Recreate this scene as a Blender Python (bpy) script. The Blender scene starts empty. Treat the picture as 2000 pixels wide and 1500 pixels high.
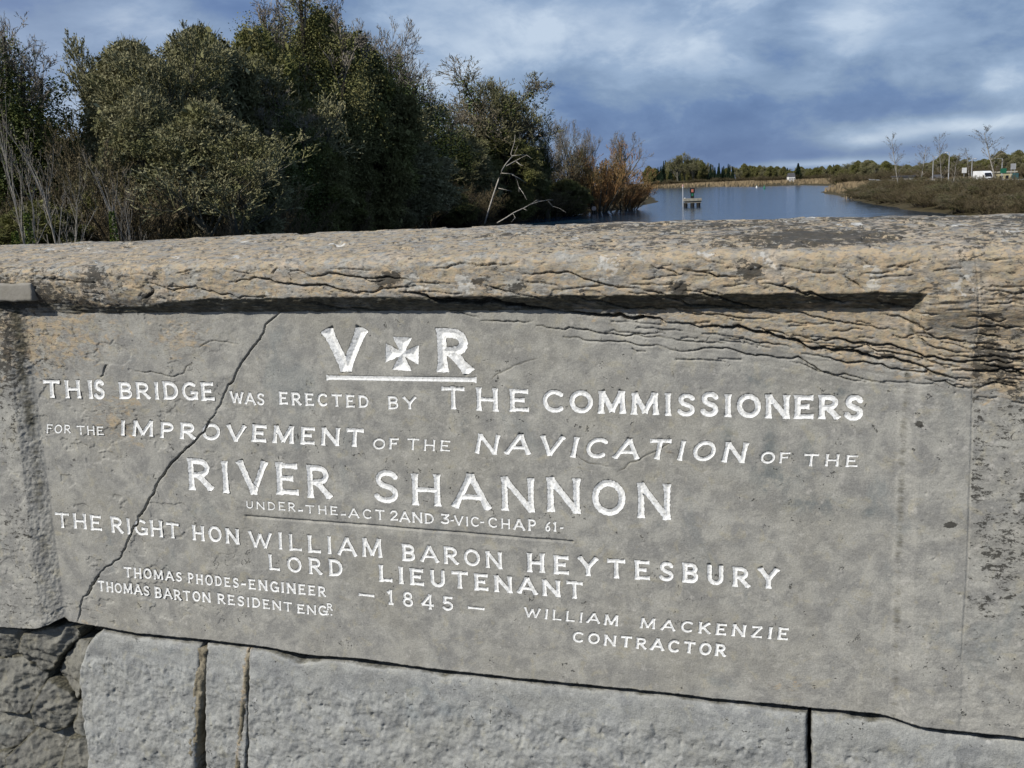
import bpy, math, random
import numpy as np
from mathutils import Matrix, Vector
random.seed(7); RNG = np.random.default_rng(11)
C = bpy.context.scene.collection
sc = bpy.context.scene
R = math.radians

# ------------------------------------------------------------------ camera, light, exposure
F = 2000.0                      # focal length in photo pixels (2000 wide)
CAMZ = 6.5                      # eye above the river
H0, RHO = 367.0, 0.04           # horizon row at mid frame, roll
TH = math.atan((750 - H0) / F)
ALPHA = R(19.05)                # parapet turned from the picture plane
DW = 1.55                       # eye to panel face
EYE = 1.55                      # eye above the bridge deck
X0 = np.array([1., 0, 0]); U0 = np.array([0, math.sin(TH), math.cos(TH)]); FW = np.array([0, math.cos(TH), -math.sin(TH)])
RC = math.cos(RHO) * X0 - math.sin(RHO) * U0
UC = math.sin(RHO) * X0 + math.cos(RHO) * U0
CAM = np.array([0., 0., CAMZ])
cd = bpy.data.cameras.new('camera'); cam = bpy.data.objects.new('camera', cd); C.objects.link(cam)
cd.sensor_width = 36; cd.lens = 36 * F / 2000; cd.clip_start = 0.05; cd.clip_end = 9000
cam.matrix_world = Matrix(((RC[0], UC[0], -FW[0], 0), (RC[1], UC[1], -FW[1], 0), (RC[2], UC[2], -FW[2], CAMZ), (0, 0, 0, 1)))
sc.camera = cam

SUN_EL = R(39); SUN_AZ = (-math.sin(R(57)), -math.cos(R(57)))       # from behind the left shoulder
sdir = Vector((SUN_AZ[0] * math.cos(SUN_EL), SUN_AZ[1] * math.cos(SUN_EL), math.sin(SUN_EL)))
sl = bpy.data.lights.new('sun', 'SUN'); sl.energy = 4.0; sl.angle = R(0.6); sl.color = (1.0, 0.94, 0.85)
so = bpy.data.objects.new('sun', sl); C.objects.link(so); so.rotation_euler = (-sdir).to_track_quat('-Z', 'Y').to_euler()
so.location = (0, 0, 60)
sc.view_settings.view_transform = 'Standard'; sc.view_settings.look = 'None'
sc.view_settings.gamma = 1; sc.view_settings.exposure = 0.35
sc.view_settings.use_curve_mapping = False

class N:
    """tiny node-tree builder"""
    def __init__(s, nt): s.nt = nt; s.n = nt.nodes; s.l = nt.links
    def new(s, t, **kw):
        n = s.n.new(t)
        for k, v in kw.items(): setattr(n, k, v)
        return n
    def put(s, sock, v):
        if isinstance(v, bpy.types.NodeSocket): s.l.new(v, sock)
        elif v is not None:
            if hasattr(sock.default_value, '__len__') and not hasattr(v, '__len__'): v = (v,) * len(sock.default_value)
            if hasattr(v, '__len__') and len(sock.default_value) == 4 and len(v) == 3: v = (*v, 1)
            sock.default_value = v
    def math(s, op, a, b=None, c=None, clamp=False):
        n = s.new('ShaderNodeMath', operation=op, use_clamp=clamp)
        for i, v in enumerate((a, b, c)):
            if v is not None: s.put(n.inputs[i], v)
        return n.outputs[0]
    def mix(s, f, a, b, mode='MIX'):
        n = s.new('ShaderNodeMix', data_type='RGBA', blend_type=mode)
        s.put(n.inputs[0], f); s.put(n.inputs[6], a); s.put(n.inputs[7], b)
        return n.outputs[2]
    def noise(s, vec, scale, detail=4, rough=.55, dist=0, out=0):
        n = s.new('ShaderNodeTexNoise'); s.put(n.inputs['Vector'], vec)
        n.inputs['Scale'].default_value = scale; n.inputs['Detail'].default_value = detail
        n.inputs['Roughness'].default_value = rough; n.inputs['Distortion'].default_value = dist
        return n.outputs[out]
    def step(s, v, lo, hi):
        n = s.new('ShaderNodeMapRange', interpolation_type='SMOOTHSTEP')
        s.put(n.inputs[0], v); s.put(n.inputs[1], lo); s.put(n.inputs[2], hi); return n.outputs[0]
    def mapv(s, vec, scale=(1, 1, 1), loc=(0, 0, 0)):
        n = s.new('ShaderNodeMapping'); s.put(n.inputs[0], vec); n.inputs['Scale'].default_value = scale; n.inputs['Location'].default_value = loc
        return n.outputs[0]
    def attr(s, name, out='Fac'): return s.new('ShaderNodeAttribute', attribute_name=name).outputs[out]

# sky: broken cloud deck over a Nishita sky
w = bpy.data.worlds.new('World'); sc.world = w; w.use_nodes = True
g = N(w.node_tree); g.n.clear()
out = g.new('ShaderNodeOutputWorld')
sky = g.new('ShaderNodeTexSky', sky_type='NISHITA'); sky.sun_disc = False; sky.sun_elevation = SUN_EL
sky.sun_rotation = math.atan2(SUN_AZ[0], SUN_AZ[1]); sky.air_density = 1.0; sky.dust_density = .6; sky.ozone_density = 2
tc = g.new('ShaderNodeTexCoord').outputs['Generated']
sp = g.new('ShaderNodeSeparateXYZ'); g.l.new(tc, sp.inputs[0])
az = g.math('ARCTAN2', sp.outputs[0], sp.outputs[1]); el = sp.outputs[2]
zz = g.math('MAXIMUM', el, 0.0)
# clouds flattened towards the horizon
k = g.math('DIVIDE', 1.0, g.math('ADD', zz, .16))
cb = g.new('ShaderNodeCombineXYZ'); g.put(cb.inputs[0], g.math('MULTIPLY', sp.outputs[0], k)); g.put(cb.inputs[1], g.math('MULTIPLY', sp.outputs[1], k)); g.put(cb.inputs[2], 3.1)
n1 = g.noise(g.mapv(tc, (2.6, 2.6, 7.0), (3.2, 1.1, .4)), 1.0, 9, .50, .25)
n2 = g.noise(g.mapv(tc, (7, 7, 13), (4.3, 1.7, 2)), 1.0, 8, .54, .25)
n3 = g.noise(g.mapv(tc, (17, 17, 38), (1, 2, 3)), 1.0, 7, .58, .2)
n4 = g.noise(g.mapv(tc, (9, 9, 17), (7, 2, 5)), 1.0, 9, .60, .3); lump = g.math('MULTIPLY', g.step(n4, .42, .62), .11)
dens = g.math('ADD', g.math('ADD', g.math('MULTIPLY', n1, .78), lump), g.math('ADD', g.math('MULTIPLY', n2, .34), g.math('MULTIPLY', n3, .24)))
def blob(px, py, sx, sy, amp):
    d = RC * (px - 1000) / F + UC * (750 - py) / F + FW; d = d / np.linalg.norm(d)
    a0, e0 = math.atan2(d[0], d[1]), d[2]
    a = g.math('POWER', g.math('DIVIDE', g.math('SUBTRACT', az, a0), sx / F), 2.0)
    b = g.math('POWER', g.math('DIVIDE', g.math('SUBTRACT', el, e0), sy / F), 2.0)
    return g.math('MULTIPLY', g.math('EXPONENT', g.math('MULTIPLY', g.math('ADD', a, b), -1.0)), amp)
for B in ((250, 60, 170, 60, .10), (60, 20, 110, 50, -.10), (440, 10, 150, 30, -.08), (950, 110, 170, 90, .03), (1340, 90, 130, 80, .12), (1530, 90, 55, 90, -.10), (1660, 50, 100, 60, .12),
          (1420, 225, 420, 28, -.10), (1330, 300, 200, 50, -.10), (1690, 275, 100, 14, .22), (1880, 245, 150, 18, .34), (1960, 160, 60, 35, .28), (1660, 40, 60, 40, .12), (1980, 60, 70, 60, -.08),
          (1600, 320, 130, 9, .30), (1850, 170, 200, 30, -.08), (1130, 180, 110, 60, -.04), (1950, 300, 200, 20, .14)):
    dens = g.math('ADD', dens, blob(*B))
ramp = g.new('ShaderNodeValToRGB'); g.l.new(dens, ramp.inputs[0]); cr = ramp.color_ramp
cr.elements[0].position = .50; cr.elements[0].color = (.095, .172, .370, 1)
cr.elements[1].position = .98; cr.elements[1].color = (.58, .69, .84, 1)
for p, c in ((.62, (.140, .232, .445, 1)), (.72, (.225, .325, .505, 1)), (.82, (.32, .435, .625, 1))):
    e = cr.elements.new(p); e.color = c
cloud = g.mix(g.math('MULTIPLY', g.step(az, -.1, -.55), .45), ramp.outputs[0], (.30, .36, .52))
b1 = g.new('ShaderNodeBackground'); g.l.new(sky.outputs[0], b1.inputs[0]); b1.inputs[1].default_value = .07
b2 = g.new('ShaderNodeBackground'); g.l.new(cloud, b2.inputs[0]); b2.inputs[1].default_value = .76
ms = g.new('ShaderNodeMixShader'); ms.inputs[0].default_value = .9
g.l.new(b1.outputs[0], ms.inputs[1]); g.l.new(b2.outputs[0], ms.inputs[2]); g.l.new(ms.outputs[0], out.inputs[0])

# ------------------------------------------------------------------ helpers
def link(o, parent=None):
    C.objects.link(o)
    if parent is not None: o.parent = parent
    return o
def tag(o, label, cat, group=None, kind=None):
    if label: o['label'] = label
    if cat: o['category'] = cat
    if group: o['group'] = group
    if kind: o['kind'] = kind
    return o
def empty(name, loc=(0, 0, 0), rz=0, label=None, cat=None, group=None):
    o = bpy.data.objects.new(name, None); link(o); o.location = loc; o.rotation_euler = (0, 0, rz); o.empty_display_size = .3
    return tag(o, label, cat, group)
def mesh(name, V, Fc, mat, parent=None, smooth=False, attrs=None):
    """V (n,3); Fc (m,k) int array or list of such arrays"""
    me = bpy.data.meshes.new(name)
    V = np.asarray(V, np.float32)
    if isinstance(Fc, np.ndarray): Fc = [Fc]
    Fc = [f for f in Fc if len(f)]
    me.vertices.add(len(V)); me.vertices.foreach_set('co', V.ravel())
    nl = sum(f.size for f in Fc); npoly = sum(len(f) for f in Fc)
    me.loops.add(nl); me.polygons.add(npoly)
    me.loops.foreach_set('vertex_index', np.concatenate([f.ravel() for f in Fc]).astype(np.int32))
    sizes = np.concatenate([np.full(len(f), f.shape[1]) for f in Fc])
    me.polygons.foreach_set('loop_start', np.concatenate([[0], np.cumsum(sizes)[:-1]]).astype(np.int32))
    me.update(calc_edges=True)
    me.polygons.foreach_set('use_smooth', np.full(npoly, smooth)); 
    if attrs:
        for k, v in attrs.items():
            a = me.attributes.new(k, 'FLOAT', 'POINT'); a.data.foreach_set('value', np.asarray(v, np.float32).ravel())
    me.update()
    if mat: me.materials.append(mat)
    o = bpy.data.objects.new(name, me); return link(o, parent)
class MB:
    """collects simple solids into one mesh"""
    def __init__(s): s.v = []; s.f = {3: [], 4: []}; s.n = 0
    def add(s, V, Fs):
        V = np.asarray(V, float)
        for f in Fs: s.f.setdefault(len(f), []).append([i + s.n for i in f])
        s.v.append(V); s.n += len(V)
    def box(s, c, d, rz=0, taper=1.0):
        x, y, z = np.array(d) / 2.0; a, b = math.cos(rz), math.sin(rz); P = []
        for sz in (-1, 1):
            t = taper if sz > 0 else 1
            for sx, sy in ((-1, -1), (1, -1), (1, 1), (-1, 1)):
                X, Y = sx * x * t, sy * y * t; P.append((c[0] + X * a - Y * b, c[1] + X * b + Y * a, c[2] + sz * z))
        s.add(P, [(3, 2, 1, 0), (4, 5, 6, 7), (0, 1, 5, 4), (1, 2, 6, 5), (2, 3, 7, 6), (3, 0, 4, 7)])
    def tube(s, pts, rad, k=5):
        pts = [np.asarray(p, float) for p in pts]; n = len(pts); V = []; Fs = []
        for i, p in enumerate(pts):
            d = pts[min(i + 1, n - 1)] - pts[max(i - 1, 0)]; d = d / (np.linalg.norm(d) + 1e-9)
            a = np.cross(d, (0, 0, 1) if abs(d[2]) < .9 else (1, 0, 0)); a /= np.linalg.norm(a); b = np.cross(d, a)
            r = rad[i] if hasattr(rad, '__len__') else rad
            for j in range(k):
                t = 2 * math.pi * j / k; V.append(p + r * (math.cos(t) * a + math.sin(t) * b))
        for i in range(n - 1):
            for j in range(k): Fs.append((i * k + j, i * k + (j + 1) % k, (i + 1) * k + (j + 1) % k, (i + 1) * k + j))
        for j in range(1, k - 1): Fs.append((0, j + 1, j)); Fs.append(((n - 1) * k, (n - 1) * k + j, (n - 1) * k + j + 1))
        s.add(V, Fs)
    def build(s, name, mat, parent=None, smooth=False):
        return mesh(name, np.concatenate(s.v), [np.array(f) for k, f in sorted(s.f.items()) if f], mat, parent, smooth)
def copy_tree(o, parent=None):
    c = o.copy(); C.objects.link(c); c.parent = parent
    for ch in list(o.children): copy_tree(ch, c)
    return c

_perm = np.random.default_rng(5).permutation(256); _perm = np.concatenate([_perm, _perm, _perm])
_g = np.random.default_rng(6).uniform(0, 2 * np.pi, 256); _gx, _gy = np.cos(_g), np.sin(_g)
def pn(x, y, seed=0):
    x = np.asarray(x, float) + seed * 17.31; y = np.asarray(y, float) + seed * 9.77
    xi = np.floor(x).astype(int); yi = np.floor(y).astype(int); xf, yf = x - xi, y - yi
    u = xf * xf * xf * (xf * (xf * 6 - 15) + 10); v = yf * yf * yf * (yf * (yf * 6 - 15) + 10)
    def gr(ix, iy, fx, fy):
        h = _perm[_perm[ix & 255] + (iy & 255)]; return _gx[h] * fx + _gy[h] * fy
    a = gr(xi, yi, xf, yf); b = gr(xi + 1, yi, xf - 1, yf); c = gr(xi, yi + 1, xf, yf - 1); d = gr(xi + 1, yi + 1, xf - 1, yf - 1)
    return (a * (1 - u) + b * u) * (1 - v) + (c * (1 - u) + d * u) * v
def fbm(x, y, oct=4, seed=0, gain=.5):
    s = 0; a = 1
    for i in range(oct): s = s + a * pn(x * 2 ** i, y * 2 ** i, seed + i * 3); a *= gain
    return s
def sst(x, a, b): t = np.clip((x - a) / (b - a), 0, 1); return t * t * (3 - 2 * t)

# ------------------------------------------------------------------ photo geometry -> real places
UV_U = np.array([math.cos(ALPHA), -math.sin(ALPHA), 0]); UV_N = np.array([-math.sin(ALPHA), -math.cos(ALPHA), 0])
DECK = CAMZ - EYE
ROOT = np.array([0, 0, DECK]) - UV_N * DW           # wall base: under the eye, in the panel plane
def ray(px, py): return RC * (px - 1000) / F + UC * (750 - py) / F + FW
def wallpt(px, py, w=0.0):
    d = ray(px, py); t = (DW - w) / (-(d @ UV_N)); P = d * t
    return P @ UV_U, EYE + P[2]
def ground(px, py, z=0.0):
    d = ray(px, py); t = (CAMZ - z) / (-d[2]); return d[0] * t, d[1] * t
def yh(px): return H0 - RHO * (px - 1000)
def at(px, dist):                                     # point on the horizon ray at forward distance
    d = ray(px, yh(px)); return d[0] / d[1] * dist, dist

# ------------------------------------------------------------------ materials
def pbr(name, base, rough=.8, spec=.3, metal=0, var=None, bump=None, scale=3.0):
    m = bpy.data.materials.new(name); m.use_nodes = True; g = N(m.node_tree); p = g.n['Principled BSDF']
    co = g.new('ShaderNodeTexCoord').outputs['Object']
    nz = g.noise(co, scale, 5, .6)
    c = g.mix(g.step(nz, .3, .7), base, var if var else tuple(x * .7 for x in base))
    g.put(p.inputs['Base Color'], c); p.inputs['Roughness'].default_value = rough; p.inputs['Specular IOR Level'].default_value = spec; p.inputs['Metallic'].default_value = metal
    if bump:
        b = g.new('ShaderNodeBump'); b.inputs['Strength'].default_value = .6; b.inputs['Distance'].default_value = bump
        g.l.new(g.noise(co, scale * 6, 5, .6), b.inputs['Height']); g.l.new(b.outputs[0], p.inputs['Normal'])
    return m
def foliage(name, dark, light, other=None, rough=.75, trans=.0, scale=.6):
    m = bpy.data.materials.new(name); m.use_nodes = True; g = N(m.node_tree); p = g.n['Principled BSDF']
    ge = g.new('ShaderNodeNewGeometry'); oi = g.new('ShaderNodeObjectInfo').outputs['Random']
    co = g.new('ShaderNodeTexCoord').outputs['Object']
    c = g.mix(ge.outputs['Random Per Island'], dark, light)
    if other: c = g.mix(g.step(g.noise(co, scale, 3, .6), .42, .62), c, other)
    c = g.mix(g.math('MULTIPLY', oi, .35), c, tuple(x * .75 for x in light))
    g.put(p.inputs['Base Color'], c); p.inputs['Roughness'].default_value = rough; p.inputs['Specular IOR Level'].default_value = .15
    return m
def stone_mat(name, tint=(1, 1, 1), block=False):
    m = bpy.data.materials.new(name); m.use_nodes = True; g = N(m.node_tree); p = g.n['Principled BSDF']
    co = g.new('ShaderNodeTexCoord').outputs['Object']
    T = lambda c: tuple(a * b for a, b in zip(c, tint))
    st = g.mapv(co, (1, 1, 1.9))
    a = g.step(g.noise(co, 26, 7, .66, .4), .37, .63)
    c = g.mix(a, T((.208, .208, .198)), T((.315, .312, .285)))
    c = g.mix(g.math('MULTIPLY', g.step(g.noise(co, 5.5, 5, .6, .5), .42, .7), .55), c, T((.250, .242, .210)))       # broad drab zones
    c = g.mix(g.math('MULTIPLY', g.step(g.noise(g.mapv(co, loc=(3, 1, 7)), 70, 4, .6), .55, .72), .5), c, T((.42, .41, .38)))  # pale flecks
    c = g.mix(g.math('MULTIPLY', g.step(g.noise(g.mapv(co, loc=(5, 9, 2)), 38, 4, .6, .6), .55, .70), .38), c, T((.345, .318, .230)))  # yellowish film
    c = g.mix(g.math('MULTIPLY', g.step(g.noise(g.mapv(co, (1, 1, .55), (8, 2, 4)), 9, 5, .6, .8), .60, .70), .45), c, T((.165, .185, .190)))  # bluish damp marks
    dm = g.math('MULTIPLY', g.attr('damp'), g.step(g.noise(g.mapv(co, loc=(3, 3, 3)), 45, 5, .65), .38, .58))
    c = g.mix(g.math('MULTIPLY', dm, .62), c, (.10, .122, .130))
    c = g.mix(1.0, c, g.mix(g.step(g.noise(co, 420, 3, .7), .30, .70), (.84, .84, .84), (1.14, 1.14, 1.13)), 'MULTIPLY')
    warm = g.attr('warm'); blk = g.attr('black'); gr = g.attr('grime_shade'); pal = g.attr('pale')
    nw = g.noise(g.mapv(st, loc=(2, 5, 1)), 34, 7, .66, .7)
    wm = g.step(g.math('ADD', nw, g.math('MULTIPLY', g.math('SUBTRACT', warm, .5), .42)), .50, .64)
    wm = g.math('MULTIPLY', wm, g.step(warm, .02, .25))
    wc = g.mix(g.step(g.noise(co, 90, 5, .6), .35, .65), (.41, .308, .188), (.315, .268, .178))
    wc = g.mix(g.math('MULTIPLY', g.step(g.noise(g.mapv(co, loc=(1, 8, 8)), 12, 3, .6), .55, .7), .6), wc, (.46, .40, .33))
    c = g.mix(g.math('MULTIPLY', wm, .80), c, wc)
    # grey lichen blotches over the warm crust
    c = g.mix(g.math('MULTIPLY', g.math('MULTIPLY', g.step(g.noise(g.mapv(st, loc=(9, 5, 3)), 55, 5, .65, .5), .48, .58), warm), .8), c, (.235, .225, .205))
    # black lichen crust
    nb = g.noise(g.mapv(st, loc=(7, 3, 6)), 74, 8, .76, .3)
    nb2 = g.noise(g.mapv(co, loc=(2, 2, 9)), 9, 4, .6, .4)
    bm = g.step(g.math('ADD', g.math('ADD', g.math('MULTIPLY', nb, .9), g.math('MULTIPLY', nb2, .25)), g.math('MULTIPLY', g.math('SUBTRACT', blk, .5), .36)), .655, .69)
    c = g.mix(g.math('MULTIPLY', bm, .88), c, (.030, .029, .025))
    fk = g.step(g.noise(g.mapv(co, (1, 1, 2.6), (6, 6, 1)), 80, 7, .75, .3), .50, .60)
    c = g.mix(g.math('MULTIPLY', g.math('MULTIPLY', fk, g.step(warm, .1, .7)), .60), c, (.10, .092, .080))
    # small dark pocks everywhere
    vo = g.new('ShaderNodeTexVoronoi'); g.put(vo.inputs['Vector'], g.mix(.06, co, g.noise(co, 60, 3, .6, out=1))); vo.inputs['Scale'].default_value = 55
    pk = g.math('MULTIPLY', g.math('SUBTRACT', 1.0, g.step(vo.outputs['Distance'], .10, .22)), g.step(g.noise(co, 7, 4, .6), .47, .56))
    vs = g.new('ShaderNodeSeparateColor'); g.l.new(vo.outputs['Color'], vs.inputs[0])
    pk = g.math('MULTIPLY', pk, g.step(vs.outputs[0], .45, .6))
    c = g.mix(g.math('MULTIPLY', pk, .8), c, (.05, .05, .045))
    # white lichen rosettes
    v2 = g.new('ShaderNodeTexVoronoi'); g.put(v2.inputs['Vector'], g.mix(.10, g.mapv(co, loc=(4, 4, 4)), g.noise(co, 45, 4, .6, out=1))); v2.inputs['Scale'].default_value = 16
    vs2 = g.new('ShaderNodeSeparateColor'); g.l.new(v2.outputs['Color'], vs2.inputs[0])
    wl = g.math('MULTIPLY', g.math('SUBTRACT', 1.0, g.step(v2.outputs['Distance'], .14, .22)), g.math('MULTIPLY', g.step(vs2.outputs[1], .72, .76), pal))
    c = g.mix(g.math('MULTIPLY', wl, .85), c, (.58, .58, .55))
    # black-green dirt in cracks and hollows, plus shade painted onto the bevels
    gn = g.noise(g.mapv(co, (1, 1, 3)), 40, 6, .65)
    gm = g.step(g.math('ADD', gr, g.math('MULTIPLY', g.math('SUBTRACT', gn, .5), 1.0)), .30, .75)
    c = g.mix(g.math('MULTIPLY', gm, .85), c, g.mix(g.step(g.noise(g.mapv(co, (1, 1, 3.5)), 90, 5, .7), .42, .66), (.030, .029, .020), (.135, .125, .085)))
    g.put(p.inputs['Base Color'], c)
    p.inputs['Roughness'].default_value = .88; p.inputs['Specular IOR Level'].default_value = .25
    h = g.math('ADD', g.math('MULTIPLY', g.noise(co, 150, 6, .7), .55), g.math('MULTIPLY', g.noise(co, 30, 5, .6), .7))
    h = g.math('ADD', h, g.math('MULTIPLY', g.noise(g.mapv(co, (1, 1, 4)), 60, 6, .7), g.math('MULTIPLY', warm, .8)))
    h = g.math('SUBTRACT', h, g.math('MULTIPLY', pk, .5))
    b = g.new('ShaderNodeBump'); b.inputs['Strength'].default_value = .8; b.inputs['Distance'].default_value = .0042 if block else .0026
    g.l.new(h, b.inputs['Height']); g.l.new(b.outputs[0], p.inputs['Normal'])
    return m
M_STONE = stone_mat('weathered_limestone')
M_BLOCK = stone_mat('dressed_limestone', (1.0, 1.04, 1.10), True)
M_RUBBLE = stone_mat('rubble_limestone', (.60, .60, .58), True)
M_MORTAR = pbr('mortar', (.25, .225, .17), .95, .1, var=(.135, .120, .085), bump=.006, scale=25)
def paint_mat():
    m = bpy.data.materials.new('white_paint'); m.use_nodes = True; g = N(m.node_tree); p = g.n['Principled BSDF']
    co = g.new('ShaderNodeTexCoord').outputs['Object']
    c = g.mix(g.step(g.noise(g.mapv(co, (1, 1, 1)), 160, 5, .7), .35, .62), (.60, .61, .60), (.80, .81, .80))
    c = g.mix(g.math('MULTIPLY', g.step(g.noise(g.mapv(co, loc=(4, 4, 4)), 210, 4, .7), .56, .64), .8), c, (.42, .42, .39))
    g.put(p.inputs['Base Color'], c); p.inputs['Roughness'].default_value = .9; p.inputs['Specular IOR Level'].default_value = .15
    b = g.new('ShaderNodeBump'); b.inputs['Strength'].default_value = .7; b.inputs['Distance'].default_value = .0012
    g.l.new(g.noise(co, 220, 4, .6), b.inputs['Height']); g.l.new(b.outputs[0], p.inputs['Normal'])
    return m
M_PAINT = paint_mat()

# ================================================================== THE PARAPET
wall = empty('bridge_parapet', ROOT, -ALPHA, 'old grey limestone bridge parapet with a white lettered sunk panel, filling the foreground', 'wall')
def line_w(pts, w, axis='u'):
    """photo polyline -> wall-space samples sorted by u (or v) for np.interp"""
    P = sorted([wallpt(x, y, w) if axis == 'u' else wallpt(x, y, w)[::-1] for x, y in pts])
    P = np.array(P); return P[:, 0], P[:, 1]
WT, WL, WR = .030, .017, .009
BT1 = line_w([(-600, 603), (0, 592), (50, 592), (180, 600), (250, 600), (300, 596), (335, 587), (420, 583), (700, 580), (1000, 578), (1300, 575), (1811, 571), (2400, 566)], WT)
BT0 = line_w([(-600, 618), (0, 611), (150, 612), (300, 611), (700, 609), (1000, 607), (1300, 604), (1800, 603), (2400, 603)], 0)
BL1 = line_w([(3, 590), (78, 1200), (92, 1300)], WL, 'v'); BL0 = line_w([(48, 590), (128, 1200), (140, 1300)], 0, 'v')
BR0 = line_w([(1772, 590), (1750, 850), (1735, 1360)], 0, 'v'); BR1 = line_w([(1812, 590), (1797, 850), (1778, 1360)], WR, 'v')
JR = line_w([(1910, 480), (1912, 560), (1909, 650), (1899, 700), (1898, 850), (1890, 1100), (1878, 1300), (1872, 1420)], WR, 'v')
ARR = line_w([(-600, 545), (0, 524), (350, 514), (600, 505), (1000, 497), (1300, 491), (1650, 484), (2000, 479), (2500, 470)], WT)
BOT = [(-500, 1190), (0, 1221), (40, 1224), (75, 1225), (100, 1218), (120, 1208), (128, 1217), (150, 1222), (200, 1229), (260, 1240), (400, 1253), (520, 1268), (600, 1283), (700, 1290), (850, 1311), (1000, 1327), (1100, 1337), (1220, 1349), (1300, 1357), (1400, 1370), (1500, 1379), (1580, 1387), (1640, 1391), (1720, 1399), (1760, 1409), (1800, 1420), (1900, 1432), (2000, 1442), (2500, 1500)]
BOTL = line_w(BOT, .008)
BACKW = -.34
REAR = line_w([(-600, 500), (0, 478), (300, 468), (500, 458), (800, 446), (1250, 432), (1600, 424), (2000, 416), (2500, 404)], BACKW)
def edge(L, x): return np.interp(x, L[0], L[1])
def wob(x, s, a, k): return a * fbm(x * k, x * 0 + s, 3, s)
def Wbase(U, V):
    t1 = edge(BT1, U) + wob(U, 3, .0022, 30); t0 = edge(BT0, U) + wob(U, 5, .0018, 30)
    at_ = np.clip((V - t0) / (t1 - t0), 0, 1)
    l1 = edge(BL1, V) + wob(V, 7, .002, 25); l0 = edge(BL0, V) + wob(V, 8, .002, 25)
    al = np.clip((l0 - U) / (l0 - l1), 0, 1)
    r0 = edge(BR0, V); r1 = edge(BR1, V)
    ar = np.clip((U - r0) / (r1 - r0), 0, 1)
    # chipped away arris over the left end of the panel
    wt = WT * at_ - .017 * sst(U, wallpt(420, 600)[0], wallpt(250, 600)[0]) * sst(U, wallpt(-200, 600)[0], wallpt(70, 600)[0]) * np.exp(-np.clip(V - t1, 0, 1) / .016) * at_   # worn lip
    wr = .007 + (WT - .007) * sst(t0 - V, .045, -.02)          # the right margin stands as proud as the top band, then dies away downwards
    return np.maximum(np.maximum(wt, WL * al), wr * ar), at_, al, ar
def base_relief(U, V):
    return .0016 * fbm(U * 7, V * 7, 3, 21) + .0005 * fbm(U * 45, V * 45, 2, 23)
def px2wall(px, py):
    w = 0.0
    for _ in range(4):
        u, v = wallpt(px, py, w); w = float(Wbase(np.array([u]), np.array([v]))[0][0])
    return u, v

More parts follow.
